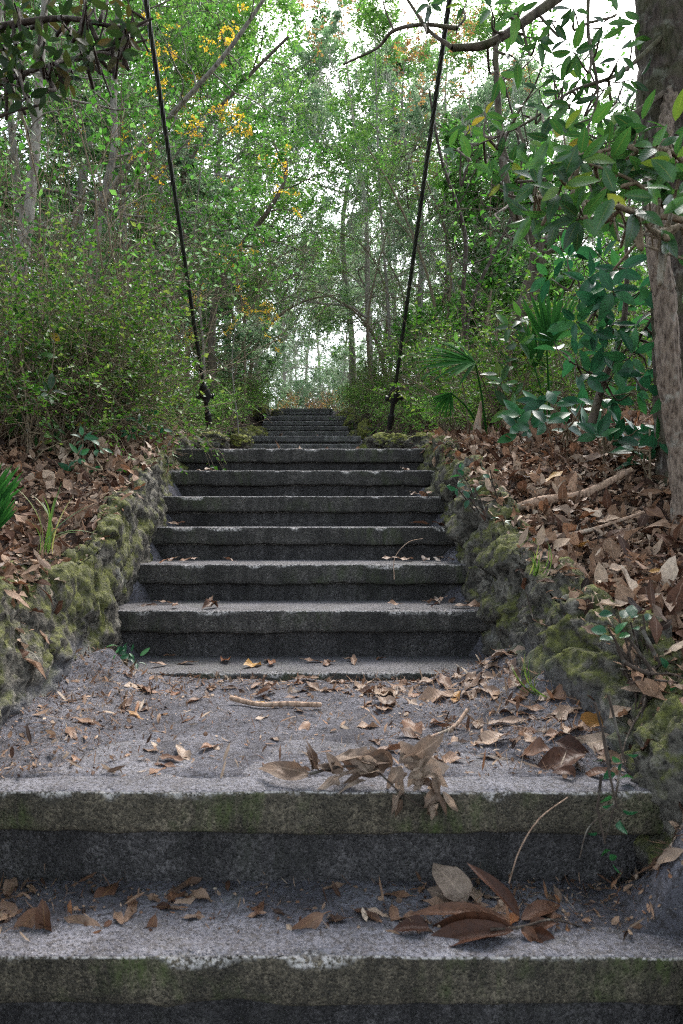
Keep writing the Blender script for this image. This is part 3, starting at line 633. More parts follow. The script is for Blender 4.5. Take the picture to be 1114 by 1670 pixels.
Lf = [(at(762, 1470, 1.52), at(708, 1400, 1.56), (.2, -1, .25), .33, .5, .3, .5, .7), (at(745, 1468, 1.53), at(700, 1450, 1.53), (0, -.9, .5), .33, .6, .3, .6, .4)]
sprig('upright tan leaf leaning on the dark riser behind the red brown leaves', [at(762, 1470, 1.52), at(770, 1480, 1.51)], Lf, 'tan')
Lf = [(at(955, 1230, 1.74), at(850, 1252, 1.68), (0, -.3, 1), .2, .7, .2, .2, .4), (at(905, 1210, 1.80), at(985, 1232, 1.74), (0, -.5, 1), .22, .6, .3, .3, .1), (at(900, 1225, 1.75), at(830, 1215, 1.80), (0, -.5, 1), .3, .6, .3, .4, .9),
      (at(1000, 1262, 1.66), at(945, 1250, 1.68), (0, -.5, 1), .22, .6, .3, .3, .8), (at(940, 1262, 1.66), at(905, 1250, 1.66), (0, -.6, .8), .28, .8, .3, .3, .5), (at(985, 1155, 1.98), at(1000, 1095, 1.99), (-.4, -.9, .3), .24, .3, .1, .1, .5)]
sprig('heap of broad brown leaves at the right edge of the sandy landing', [at(905, 1225, 1.76), at(950, 1240, 1.72)], Lf, 'brownbig')

def stick(name, label, ctrl, r0, r1, mat, cat='stick', rough=.25, side=()):
    o0 = A(ctrl[0]); pts = spline(ctrl, 36); mb = MB(); tube(mb, pts - o0, np.linspace(r0, r1, 36), 9, .5, True, rough, int(r0 * 1e4))
    for c, r in side: tube(mb, spline(c, 14) - o0, np.linspace(r, r * .5, 14), 6)
    return tag(mb.obj(name, MAT[mat], loc=o0), label, cat)
def G(px, py, d, up=0.01):
    p = P(px, py, d); p[2] = float(H(p[0], p[1])) + up; return tuple(p)
stick('fallen_stick', 'curved brown stick lying across the middle of the sandy landing', [G(376, 1150, 2.3, .02), G(420, 1160, 2.25, .012), G(470, 1163, 2.24, .012), G(524, 1163, 2.24, .014)], .0085, .0075, 'deadwood')
stick('fallen_stick', 'thin twig among leaves on the right half of the sandy landing', [G(700, 1210, 1.95, .01), G(740, 1195, 2.0, .02), G(762, 1185, 2.05, .05)], .003, .006, 'deadwood')
stick('fallen_branch', 'thick broken branch half buried in the leaves of the right bank', [G(820, 850, 3.35, .03), G(880, 845, 3.3, .05), G(950, 825, 3.3, .06), G(1030, 815, 3.35, .07)], .026, .015, 'deadwood', 'branch')
stick('fallen_branch', 'slim dead branch on the leaves near the right edge', [G(905, 893, 2.95, .05), G(960, 890, 2.95, .06), G(1050, 880, 3.0, .07)], .009, .006, 'deadwood', 'branch')
stick('wooden_stub', 'pale broken wooden stub standing in the leaves by the right rock wall', [P(778, 716, 4.9) - A([0, 0, .1]), P(778, 700, 4.9), P(781, 678, 4.9), P(786, 655, 4.9)], .036, .014, 'deadwood', 'stump', .5)
stick('dry_stalk', 'thin pale dry stalk hanging from the slab edge to the front tread', [at(926, 1300, 1.57), at(880, 1335, 1.54), at(848, 1385, 1.52), at(830, 1440, 1.53)], .0012, .0016, 'deadwood', 'twig', 0)
stick('dry_stalk', 'bent straw arching over the second dark step at the right', [at(643, 945, 3.28), at(644, 910, 3.3), at(665, 885, 3.32), at(690, 878, 3.35)], .0022, .0012, 'deadwood', 'twig', 0)
stick('dry_stalk', 'dark twig leaning down the sandy slope right of the front tread', [at(945, 1400, 1.50), at(960, 1350, 1.52), at(1000, 1310, 1.55), at(1015, 1240, 1.6)], .0012, .0012, 'twigdark', 'twig', 0)

# ------------------------------------------------------------------ plants: generators
def grow(rs, start, d0, L, r0, level, spread=.6, droop=0., wander=.18, kids=(6, 5, 4), out=None, up=.15, minr=.0015):
    """recursive branching; out['b'] branches, out['t'] twigs"""
    n = max(4, int(5 + L * 2.5)) if level > 0 else 4
    pts = [A(start, float)]; d = nrm(A(d0, float)); seg = L / (n - 1)
    for i in range(n - 1):
        d = nrm(d + wander * rs.normal(size=3) + A([0, 0, up * .25 - droop * .25])); pts.append(pts[-1] + d * seg)
    pts = A(pts); rad = np.linspace(r0, max(r0 * .35, minr), n)
    (out['b'] if level > 0 else out['t']).append((pts, rad))
    if level > 0:
        k = kids[level - 1]
        for i in range(k):
            t = (.25 + .75 * (i + rs.rand()) / k) if level < 3 else (.35 + .65 * (i + rs.rand()) / k)
            f = min(t, .999) * (n - 1); q = int(f); p = pts[q] + (pts[q + 1] - pts[q]) * (f - q); td = nrm(pts[q + 1] - pts[q])
            s = nrm(np.cross(td, rs.normal(size=3))); a = spread * (.6 + .8 * rs.rand())
            nd = td * math.cos(a) + s * math.sin(a)
            grow(rs, p, nd, L * (.42 + .3 * rs.rand()) * (1.1 - .4 * t), max(rad[q] * .55, minr), level - 1, spread, droop, wander, kids, out, up, minr)
    return out
def twig_leaves(mb, rs, twigs, per, L, W, tpl=T_FAR, jitter=.5, flat=.8, cup=.15, arch=.4, colour=None, sp=.9):
    Pp = []; D = []; N = []; Cc = []
    for pts, rad in twigs:
        n = max(1, int(per * (.6 + .8 * rs.rand()))); t = np.sort(rs.rand(n)) ** .8 * (len(pts) - 1.001)
        q = t.astype(int); f = (t - q)[:, None]; p = pts[q] * (1 - f) + pts[q + 1] * f; td = nrm(pts[q + 1] - pts[q])
        side = nrm(np.cross(td, A([0, 0, 1.]) + .3 * rs.normal(size=3))); sg = np.where(np.arange(n) % 2, 1, -1)[:, None]
        D.append(nrm(td * .55 + side * sg * sp + jitter * rs.normal(size=(n, 3)) * .6)); Pp.append(p); N.append(nrm(A([0, 0, 1.]) * flat + .55 * rs.normal(size=(n, 3))))
        Cc.append(np.clip(rs.rand() + .22 * rs.normal(size=n), 0, 1))
    Pp = np.concatenate(Pp); n = len(Pp)
    leaves(mb, Pp, np.concatenate(D), np.concatenate(N), L * (.65 + .6 * rs.rand(n)), W * (.65 + .6 * rs.rand(n)), tpl, np.concatenate(Cc) if colour is None else colour * np.ones(n), cup, arch * rs.uniform(-.3, 1.4, n), .3 * rs.normal(size=n), 0, rs)
    return n
def wood(mb, out, kb=5, kt=3, twig=True, rough=0, seed=0):
    for pts, rad in out['b']:
        tube(mb, pts, rad, kb if rad[0] < .03 else 8, .5, False)
    if twig:
        for pts, rad in out['t']: tube(mb, pts[::1], rad, kt, .5, False)
def hanging_moss(mb, rs, pts_src, n, Lr=(.3, 1.2), w=.006):
    for _ in range(n):
        p = pts_src[rs.randint(len(pts_src))] + .05 * rs.normal(size=3); L = U(*Lr) * (.4 + .6 * rs.rand())
        k = 9
        for s in range(7):
            q = np.cumsum(np.vstack([p + .06 * rs.normal(size=3) * A([1, 1, .2]), np.stack([.02 * rs.normal(size=k), .02 * rs.normal(size=k), np.full(k, -L / k) * (.6 + .4 * rs.rand())], -1)]), 0)
            ww = w * np.linspace(1.2, .2, k + 1)[:, None]; a = rs.rand() * 6.28; sx = A([math.cos(a), math.sin(a), 0])
            V = np.vstack([q + sx * ww, q - sx * ww]); i = np.arange(k)
            mb.add(V, np.stack([i, i + 1, i + k + 2, i + k + 1], -1), rs.rand())

def make_tree(seed, h, r, leafmat, barkmat, leafL=.05, per=14, kids=(8, 6, 8), crown_lo=.16, lean=(0, 0), moss=0, spread=.75, name='woodland_tree', nl=13, tpl=T_FAR, droop=.1):
    rs = np.random.RandomState(seed); root = empty(name)
    pts = spline([[0, 0, -.3], [lean[0] * .2 + .1 * rs.normal(), lean[1] * .2, h * .25], [lean[0] * .5 + .18 * rs.normal(), lean[1] * .5 + .15 * rs.normal(), h * .55], [lean[0] * .8 + .2 * rs.normal(), lean[1] * .8, h * .8], [lean[0], lean[1], h]], 16)
    rad = r * np.linspace(1, .12, 16) ** .9; rad[0] = r * 1.35
    mb = MB(); tube(mb, pts, rad, 10, .5, False, .12, seed)
    out = {'b': [], 't': []}
    for i in range(nl):
        t = crown_lo + (1 - crown_lo) * (i + rs.rand()) / nl; q = t * 15; k = min(int(q), 14); p = pts[k] + (pts[k + 1] - pts[k]) * (q - k)
        a = i * 2.4 + rs.rand(); el = .25 + .8 * t * rs.rand(); L = h * (.26 + .14 * rs.rand()) * (1.15 - .6 * t)
        grow(rs, p, A([math.cos(a) * math.cos(el), math.sin(a) * math.cos(el), math.sin(el)]), L, rad[k] * .5, 3, spread, droop, .2, kids, out)
    wood(mb, out, 5, 3, True)
    mb.obj('trunk', MAT[barkmat], root)
    lf = MB(); n = twig_leaves(lf, rs, out['t'], per, leafL, leafL * .26, tpl); lf.obj('crown', MAT[leafmat], root, False)
    if moss:
        mm = MB(); src = np.vstack([p for p, _ in out['b']]); hanging_moss(mm, rs, src, moss, (.5, 1.8), .012); mm.obj('moss_strands', MAT['moss_hang'], root, False)  # loose strands of Spanish moss hung from the branches
    return root
def make_shrub(seed, h, w, leafmat, barkmat='twig', stems=14, per=9, leafL=.035, name='shrub', kids=(5, 5), tpl=T_FAR, bare=0):
    rs = np.random.RandomState(seed); root = empty(name); out = {'b': [], 't': []}
    for i in range(stems):
        a = rs.rand() * 6.283; el = .75 + .7 * rs.rand(); p = A([.18 * w * rs.normal(), .18 * w * rs.normal(), -.1])
        grow(rs, p, A([math.cos(a) * math.cos(el) * w, math.sin(a) * math.cos(el) * w, math.sin(el)]), h * (.6 + .6 * rs.rand()), .007 + .006 * rs.rand(), 2, .65, .0, .22, kids, out, .1)
    mb = MB(); wood(mb, out, 4, 3)
    o2 = {'b': [], 't': []}
    for i in range(bare):
        a = rs.rand() * 6.283; el = .6 + .9 * rs.rand(); p = A([.3 * w * rs.normal(), .3 * w * rs.normal(), -.1])
        grow(rs, p, A([math.cos(a) * math.cos(el), math.sin(a) * math.cos(el), math.sin(el)]), h * (.6 + .7 * rs.rand()), .006, 1, .5, .0, .25, (4,), o2, .1)
    wood(mb, o2, 4, 3); mb.obj('stems', MAT[barkmat], root)
    lf = MB(); twig_leaves(lf, rs, out['t'], per, leafL, leafL * .3, tpl); lf.obj('foliage', MAT[leafmat], root, False)
    return root
def place(root, x, y, rz=0, s=1, label=None, cat=None, group=None, dz=0, first=set()):
    if root.name in first: o = copy_tree(root)
    else: first.add(root.name); o = root
    o.location = (x, y, float(H(x, y)) + dz); o.rotation_euler = (0, 0, rz); o.scale = (s, s, s)
    return tag(o, label, cat, group)

# ------------------------------------------------------------------ woodland
oakA = make_tree(1, 11, .09, 'oak', 'bark', .085, 8)
oakB = make_tree(2, 13, .13, 'lime', 'bark', .09, 8, lean=(1.2, 0))
paleA = make_tree(3, 12, .12, 'pale', 'bark_pale', .085, 7, moss=150)
paleB = make_tree(4, 10, .10, 'pale', 'bark_pale', .085, 7, lean=(-1, .4), moss=110)
canopy = make_tree(5, 10, .12, 'oak', 'bark', .10, 9, (7, 5, 6), .42, nl=12)
def PX(px, d): return (px - VX) / F * d
forest = [  # px, distance, prototype, scale, turn
 (575, 27, canopy, 1.3, 2.), (610, 22, paleB, 1.1, 1.),
 (415, 31, paleA, 1.3, 1.), (600, 42, paleB, 1.3, 2.), (502, 54, paleA, 1.4, 4.), (550, 46, paleB, 1.25, 3.), (462, 44, paleA, 1.15, 5.), (520, 66, paleA, 1.7, 1.), (480, 70, paleB, 1.8, 2.),
 (20, 9, oakA, .75, .3), (110, 12, oakB, .85, 1.2), (-80, 12, paleB, .9, 2.2), (215, 14.5, oakB, .85, 2.9), (60, 18, paleA, .8, .5), (290, 18, oakB, .9, 4.1),
 (-20, 24, paleB, .8, .9), (235, 26, paleB, 1.2, 1.9), (370, 26, oakB, 1.2, 4.9), (120, 32, paleA, 1.0, 3.7), (340, 22, oakB, 1.0, 3.3), (300, 36, paleA, 1.4, 1),
 (690, 16, oakB, .65, 2.0), (790, 12.5, paleB, .6, 5.3), (730, 22, paleA, .9, 1.1), (650, 27, oakB, .9, 4.4), (850, 15, oakB, .55, 3.0), (930, 18, paleA, .6, .4), (1040, 14, oakA, .5, 2.5),
 (820, 26, oakB, .8, 1.6), (1000, 26, paleB, .7, 5.7), (700, 38, paleB, 1.1, .7), (1150, 19, paleA, .7, 2.1), (900, 34, paleA, .9, 3.9),
 (390, 48, paleB, 1.5, 2), (640, 52, paleA, 1.4, 2), (180, 42, paleA, 1.2, 2), (780, 46, paleB, 1.1, 5), (20, 38, paleB, 1.1, 4)]
for i, (px, d, proto, s, rz) in enumerate(forest):
    side = 'left' if px < 500 else 'right'
    look = {oakA.name: 'dark leaved', oakB.name: 'bright leaved', paleA.name: 'tall pale moss draped', paleB.name: 'leaning pale moss draped', canopy.name: 'high crowned'}.get(proto.name, 'leafy')
    band = 'far left' if px < 120 else 'left' if px < 330 else 'centre left' if px < 500 else 'centre right' if px < 700 else 'right' if px < 900 else 'far right'
    if d < 15: lab = '%s slender tree at the %s, nearer than the other woodland' % (look, band); grp = 'nearer woodland trees on the %s' % side
    elif d < 24: lab = '%s tree of the middle woodland at the %s' % (look, band); grp = 'middle woodland trees on the %s' % side
    else: lab = '%s tree in the distance at the %s beyond the crest' % (look, band); grp = 'distant woodland trees'
    place(proto, PX(px, d), d, rz, s, lab, 'tree', grp, -.1)
for i, (x, y, rz, s_) in enumerate([(-3.2, -3.5, 0, 1.1), (3., -3.8, 2, 1.1), (-.5, -7, 4, 1.2), (5, -1, 1, 1.2), (-5.5, .2, 5, 1.2), (0, -11, 2, 1.4), (-7, -8, 1, 1.3), (7, -8, 3, 1.3), (-2.9, .2, 1.5, 1.05), (2.7, -.6, 4.4, 1.05)]):  # unseen trees, added to block skylight and darken the foreground
    place(canopy, x, y, rz, s_, 'tall woodland tree standing behind the viewer', 'tree', 'unseen shade trees behind the viewer', 0)

shA = make_shrub(11, 1.5, .9, 'shrub', 'twig', 13, 7, .056, bare=8)
shB = make_shrub(12, 2.1, .8, 'shrub', 'twig', 13, 7, .062, bare=6)
shC = make_shrub(13, 1.1, 1.0, 'lime', 'twig', 11, 7, .048, bare=5)
shD = make_shrub(14, 2.6, .7, 'oak', 'twigdark', 12, 7, .07, bare=4)
wisp = make_shrub(19, 2.9, .35, 'oak', 'twig', 7, 4, .06, 'wispy_sapling', (4, 4), bare=6)
shF = make_shrub(16, 1.7, .8, 'shrubdark', 'twig', 12, 5, .058, bare=24)
def slook(p):
    return {shA.name: 'low olive green twiggy shrub', shB.name: 'taller olive green twiggy shrub', shC.name: 'small fresh green shrub', shD.name: 'tall dark stemmed leafy shrub', shF.name: 'dark green twiggy shrub'}[p.name]
rs = np.random.RandomState(77)
for i in range(24):      # left bank
    d = 4.6 + 10 * rs.rand() ** 1.2; px0 = rs.uniform(-80, 310); x = min(PX(px0, d), -1.45 - .2 * rs.rand(), PX(130, d) if d < 8.5 else 0)
    pr = [shF, shB, shD, shC][rs.choice(4, p=[.4, .25, .25, .1])]; near_ = d < 8
    if near_: pr = shF if i % 2 else shA
    place(pr, x, d, rs.rand() * 6.28, rs.uniform(.7, 1.0) * (.8 if near_ else 1), slook(pr) + ' in the %s left thicket' % ('front' if near_ else 'middle' if d < 11 else 'back'), 'shrub', 'shrubs on the left bank')
for px_, d, s_ in [(20, 5.6, 1.05), (85, 5.2, .95), (165, 6.2, 1.0), (245, 7.6, 1.0), (-40, 6, 1.1), (285, 9.5, 1.0)]:
    place(wisp, PX(px_, d), d, px_ * .7, s_, 'tall wispy sapling with thin bare stems rising out of the left thicket', 'sapling', 'wispy saplings in the left thicket')
for px_, d, s_ in [(-15, 4.3, .55), (60, 4.1, .5), (125, 4.35, .5), (175, 4.7, .38), (30, 4.8, .7), (140, 5.0, .55), (90, 5.3, .8)]:
    x = PX(px_, d); place(shF if px_ % 2 else shA, x, d, px_, s_, ('dark' if px_ % 2 else 'olive') + ' twiggy bush at the leaf littered edge of the left thicket', 'shrub', 'shrubs on the left bank')
for i in range(30):      # right bank
    d = 5.4 + 9 * rs.rand() ** 1.2; px0 = rs.uniform(700, 1180); x = max(PX(px0, d), 1.6 + .2 * rs.rand(), PX(760, d) if d < 8 else 0)
    pr = [shA, shB, shC, shD][rs.choice(4, p=[.4, .25, .2, .15])]
    place(pr, x, d, rs.rand() * 6.28, rs.uniform(.6, .95), slook(pr) + ' in the %s right thicket' % ('front' if d < 8 else 'middle' if d < 11 else 'back'), 'shrub', 'shrubs on the right bank')
shG = make_shrub(17, .75, .9, 'lime', 'twig', 14, 8, .035, bare=3); shH = make_shrub(18, 1.3, .6, 'shrub', 'twig', 14, 8, .04, bare=8)
for i in range(56):      # lining the path
    d = 6.3 + 16 * (i // 2 + rs.rand()) / 28; s = -1 if i % 2 else 1; x = s * (1.28 + .5 * rs.rand() + .01 * d)
    pr = shG if abs(x) < 1.55 + .01 * d else shH
    place(pr, x, d, rs.rand() * 6.28, rs.uniform(.55, .95), ('low yellow green plant' if pr is shG else 'olive green twiggy shrub') + ' lining the %s edge of the far path' % ('left' if s < 0 else 'right'), 'shrub', 'shrubs lining the far path')
under = make_tree(6, 4.6, .035, 'pale', 'twig', .075, 9, (6, 5, 6), .03, (.4, 0), 0, .8, 'understory_tree', 11)
under2 = make_tree(7, 4.2, .03, 'oak', 'twig', .07, 9, (6, 5, 6), .03, (-.3, 0), 0, .8, 'understory_tree', 11)
for i in range(30):
    d = 10 + 18 * (i + rs.rand()) / 30; px = rs.uniform(-60, 385) if i % 2 else rs.uniform(620, 1160); x = PX(px, d)
    if abs(x) < 2.3: x = 2.3 * (1 if x > 0 else -1) + .4 * rs.normal()
    place(under if rs.rand() < .55 else under2, x, d, rs.rand() * 6.28, rs.uniform(.7, 1.15), '%s small bushy tree in the %s woodland at %s' % ('pale green' if i % 3 else 'mid green', 'near' if d < 17 else 'far', 'left' if px < 500 else 'right'), 'tree', 'small bushy trees under the woodland')
for px, d, s_ in [(438, 30, .6), (575, 30, .7), (420, 34, 1.), (512, 48, 1.1), (545, 42, .75), (470, 40, .7)]:
    place(under, PX(px, d), d, px, s_, 'pale bushy tree just past the crest of the path', 'tree', 'bushy trees past the crest')
shE = make_shrub(15, 1.5, 1.2, 'rust', 'twigdark', 12, 8, .05)
for px, d, s in [(475, 27, .75), (515, 29, .8), (545, 27, .8)]:
    place(shE, PX(px, d), d, px, s, 'brownish shrub against the bright gap at the top of the path', 'shrub', 'shrubs at the crest')

# saplings with yellow or rusty leaves
yel = make_tree(21, 7.5, .03, 'yellow', 'bark', .06, 8, (4, 3, 3), .45, (.6, 0), 0, .7, 'yellow_sapling', 7)
rus = make_tree(22, 8, .04, 'rust', 'bark', .07, 6, (4, 4, 3), .55, (-.5, 0), 0, .7, 'rusty_sapling', 6)
for px, d, s, lab in [(335, 9.2, .64, 'slim sapling with yellow autumn leaves left of the far path'), (392, 9.6, .37, 'small yellow leaved sapling near the path edge beyond the left cable'), (250, 15, .9, 'yellow leaved sapling half hidden in the left thicket')]:
    place(yel, PX(px, d), d, px, s, lab, 'sapling')
for px, d, s, lab in [(640, 15, 1.05, 'sapling with rusty orange leaves behind the right cable'), (760, 12, .7, 'low rusty leaved sapling right of the right cable')]:
    place(rus, PX(px, d), d, px, s, lab, 'sapling')

# ------------------------------------------------------------------ trees with a limb pattern of their own
def limb_tree(label, limbs, leafmat, barkmat, leafL, per, kids=(4, 4), tw=.9, name='woodland_tree', cat='tree', sub=6, tpl=T_FAR, seed=1, droop=.1, group=None, moss=0, rough=.15, t0=.35):
    """limbs: lists of (px, py, distance, radius)"""
    rs = np.random.RandomState(seed); base = P(*limbs[0][0][:3]); root = tag(empty(name, base), label, cat, group)
    mb = MB(); out = {'b': [], 't': []}
    for li, lb in enumerate(limbs):
        c = A([[*P(a, b, d), r] for a, b, d, r in lb]); n = max(14, len(lb) * 9); s = spline(c, n); pts = s[:, :3] - base; rad = np.abs(s[:, 3])
        pts = pts + .05 * rad[:, None] * rs.normal(size=(n, 3)); tube(mb, pts, rad, 14 if rad.max() > .04 else 7, .5, False, rough, seed + li)
        for k in range(sub):
            q = int((t0 + (1 - t0) * (k + rs.rand()) / sub) * (n - 2)); td = nrm(pts[q + 1] - pts[q]); sd_ = nrm(np.cross(td, rs.normal(size=3)))
            grow(rs, pts[q], td * .5 + sd_, tw * (.5 + .8 * rs.rand()), max(rad[q] * .4, .004), len(kids), .7, droop, .22, kids, out)
    wood(mb, out, 5, 3); mb.obj('trunk', MAT[barkmat], root)
    if per:
        lf = MB(); twig_leaves(lf, rs, out['t'], per, leafL, leafL * .27, tpl, arch=.6); lf.obj('crown', MAT[leafmat], root, tpl is T_HERO)
    return root
limb_tree('leaning grey trunk at the far left with pale patches', [[(15, 640, 7, .07), (28, 500, 7, .06), (48, 340, 7.1, .052), (62, 180, 7.2, .045), (72, 20, 7.3, .035), (90, -150, 7.5, .02)], [(60, 210, 7.2, .025), (20, 90, 7, .03), (-40, 0, 7, .02)]], 'oak', 'bark', .055, 10, (5, 4), 1.3, seed=31)
limb_tree('forked grey tree whose long limb slants up behind the left cable', [[(140, 640, 9, .07), (150, 480, 9, .06), (162, 345, 9, .052), (185, 250, 9, .045), (186, 150, 9.1, .04), (195, -40, 9.2, .03)], [(162, 345, 9, .045), (225, 245, 8.8, .038), (300, 165, 8.6, .03), (370, 85, 8.5, .026), (450, -30, 8.4, .02)]], 'oak', 'bark', .06, 10, (5, 4), 1.3, seed=32)
limb_tree('slim tree curving up to the right beyond the left cable', [[(345, 640, 10.5, .06), (350, 500, 10.5, .05), (385, 415, 10.4, .04), (440, 340, 10.3, .033), (466, 285, 10.3, .026), (462, 230, 10.3, .02)], [(300, 400, 11, .05), (300, 290, 11, .045), (350, 190, 11, .036), (400, 130, 11, .03), (470, 60, 11, .02)]], 'oak', 'bark_dark', .05, 7, (4, 4), 1.2, seed=33)
limb_tree('gnarled forked tree behind the palmetto on the right', [[(790, 700, 6.6, .10), (830, 580, 6.5, .085), (862, 480, 6.4, .075), (878, 405, 6.3, .068), (845, 360, 6.3, .045), (822, 280, 6.2, .034), (812, 160, 6.2, .028), (806, 40, 6.2, .02)], [(878, 405, 6.3, .055), (925, 372, 6.2, .045), (980, 350, 6.0, .035), (1040, 300, 6., .025)]], 'oak', 'bark_dark', .055, 5, (4, 4), 1.0, seed=34)
limb_tree('thin bare tree with tangled dark twigs right of the right cable', [[(770, 640, 8, .03), (755, 500, 8, .027), (758, 380, 8, .022), (720, 260, 8, .017), (700, 150, 8, .012)], [(750, 600, 8, .022), (775, 480, 8, .02), (850, 300, 8, .014), (820, 120, 8, .01)]], 'oak', 'twigdark', .045, 3, (4, 4), 1.3, seed=35)
limb_tree('thin grey tree arching over the crest of the path from the left', [[(405, 650, 17, .06), (415, 570, 17, .045), (450, 520, 17, .032), (500, 490, 17, .022), (555, 480, 17, .012)], [(412, 600, 17, .035), (400, 500, 17, .03), (440, 430, 17, .02), (500, 400, 17, .012)]], 'pale', 'twig', .06, 4, (6, 5), 1.9, seed=96, sub=9)
limb_tree('thin grey tree arching over the crest of the path from the right', [[(635, 650, 19, .06), (615, 560, 19, .045), (580, 510, 19, .03), (530, 480, 19, .02), (480, 470, 19, .01)], [(625, 600, 19, .035), (630, 480, 19, .03), (590, 400, 19, .02), (520, 370, 19, .012)]], 'pale', 'twig', .06, 4, (6, 5), 1.9, seed=97, sub=9)
for k, (lab, a) in enumerate([('tangle of bare pale twigs reaching across the right cable', [[(720, 640, 11, .03), (705, 480, 11, .022), (650, 330, 11, .015), (600, 240, 11, .009)], [(720, 600, 11, .02), (735, 420, 11, .016), (690, 280, 11, .01)]]),
        ('bare grey brush standing right of centre below the canopy', [[(610, 660, 14, .03), (600, 520, 14, .02), (630, 380, 14, .014)], [(640, 650, 14, .025), (660, 500, 14, .018), (620, 400, 14, .01)]]),
        ('bare twiggy brush standing left of centre behind the left cable', [[(400, 660, 13, .03), (395, 500, 13, .02), (360, 380, 13, .013)], [(370, 660, 13, .025), (420, 480, 13, .018), (470, 400, 13, .01)]]),
        ('tan twiggy brush among the left thicket', [[(120, 720, 6, .014), (150, 560, 6, .01), (230, 430, 6, .006)], [(60, 720, 6, .014), (90, 560, 6, .01), (60, 400, 6, .006)], [(200, 700, 6, .012), (240, 560, 6, .008), (280, 470, 6, .005)]])]):
    limb_tree(lab, a, 'pale', 'twig', .05, 1, (6, 5), (.9 if k == 3 else 1.6), seed=90 + k, sub=9, name='bare_brush', cat='brush', t0=.15)
# the big trunk at the right and its overhanging branch
def big_trunk(label, ctrl, mat, seed, plate, amp, n=520, k=96):
    c = A([[*P(a, b, d), r] for a, b, d, r in ctrl]); base = A(c[0, :3]); sp_ = spline(c, n); pts = sp_[:, :3]; rad = sp_[:, 3]
    t = nrm(np.gradient(pts, axis=0)); s_ = nrm(np.cross(t, A([0, 1., .1]))); b = np.cross(s_, t); a = np.arange(k) / k * 2 * np.pi
    ring = np.cos(a)[None, :, None] * s_[:, None] + np.sin(a)[None, :, None] * b[:, None]
    V = pts[:, None] + ring * rad[:, None, None]
    q = V * A([1, 1, .28]) * plate + .5 * np.stack([vn(V * 9, seed), vn(V * 9, seed + 1), vn(V * 9, seed + 2)], -1)
    d1, d2 = worley(q, seed); dsp = amp * (sst(0, .30, d2 - d1) - .6) + amp * .9 * fbm(V * A([30, 30, 12]), seed + 5, 4, .6) + rad[:, None] * .12 * fbm(V * A([3, 3, 1.6]), seed + 8, 3)
    V = V + ring * dsp[..., None] - base
    i = np.arange(n - 1)[:, None] * k; j = np.arange(k)[None]; j2 = (j + 1) % k; mb = MB()
    mb.add(V, np.stack([i + j, i + j2, i + k + j2, i + k + j], -1).reshape(-1, 4)); root = tag(empty('woodland_tree', base), label, 'tree'); mb.obj('trunk', MAT[mat], root); return root
big_trunk('thick dark trunk at the right edge of the view', [(1150, 900, 3.3, .24), (1145, 780, 3.3, .19), (1142, 700, 3.25, .172), (1130, 500, 3.2, .165), (1112, 250, 3.2, .16), (1100, 0, 3.2, .155), (1090, -500, 3.3, .14)], 'bark_trunk', 37, 17, .012)
big_trunk('slender flaky pale trunk leaning in front of the thick dark trunk', [(1130, 880, 2.95, .085), (1119, 800, 2.93, .054), (1106, 710, 2.92, .046), (1090, 600, 2.9, .043), (1086, 500, 2.9, .041), (1072, 400, 2.9, .039), (1074, 290, 2.97, .035), (1095, 150, 3.1, .03)], 'bark_flaky', 38, 30, .007, 420, 64)

def rosettes(lf, wd, rs, base, spots, L=(.09, .14), n=(5, 9), wr=.19, tpl=T_HERO, droop=.35, stem=True, face=None):
    for p, d in spots:
        d = nrm(A(d)); k = rs.randint(*n); s0 = nrm(np.cross(d, rs.normal(size=3))); s1 = np.cross(d, s0); a = np.arange(k) * 2.4 + rs.rand()
        el = rs.uniform(.7, 1.5, k); D = nrm(d * np.cos(el)[:, None] + (s0 * np.cos(a)[:, None] + s1 * np.sin(a)[:, None]) * np.sin(el)[:, None] + A([0, 0, -droop]) * rs.rand(k)[:, None])
        N = nrm(d + .35 * rs.normal(size=(k, 3)) + (A(face) if face is not None else 0)); Ls = rs.uniform(*L, k)
        Pp = (p - base)[None] + d * (.02 * rs.normal(size=k))[:, None]
        leaves(lf, Pp + D * .012, D, N, Ls, Ls * wr * rs.uniform(.85, 1.15, k), tpl, None, rs.uniform(.05, .5, k), rs.uniform(-.1, .9, k), .35 * rs.normal(size=k), .06, rs)
        if wd is not None: tube(wd, A([p - base - d * .14 + .01 * rs.normal(size=3), p - base - d * .06, p - base + d * .01]), [.0035, .003, .0025], 5, .5, False)
def leafy(label, stems, spots, leafmat, barkmat, name, cat, seed, base=None, part='foliage', **kw):
    rs = np.random.RandomState(seed); base = A(stems[0][0][:3]) if base is None else base; root = tag(empty(name, base), label, cat)
    wd = MB(); lf = MB()
    for s in stems:
        c = spline(A(s, float), len(s) * 7); tube(wd, c[:, :3] - base, np.abs(c[:, 3]), 7, .5, False, .1, seed)
    rosettes(lf, wd, rs, base, spots, **kw)
    wd.obj('stem', MAT[barkmat], root); lf.obj(part, MAT[leafmat], root); return root
def S(px, py, d, r): return (*P(px, py, d), r)
def near_stem(stems, px, py, d):
    best = None
    p = P(px, py, d)
    for s in stems:
        c = spline(A(s, float), 40)[:, :3]; q = c[np.argmin(np.linalg.norm((c - p), axis=1))]
        if best is None or np.linalg.norm(q - p) < np.linalg.norm(best - p): best = q
    return best
def spots_from(rs, stems, pix, d0, dj=.25, up=.25):
    out = []; extra = []
    for px, py in pix:
        p = P(px, py, d0 + rs.uniform(-dj, dj)); q = near_stem(stems, px, py, d0)
        dd = nrm(p - q + A([0, -.05, up * np.linalg.norm(p - q)])); out.append((p, dd))
        mid = (p + q) / 2 + A([0, 0, -.04]) + .03 * rs.normal(size=3); extra.append([(*q, .006), (*mid, .005), (*(p - dd * .03), .003)])
    return out, extra
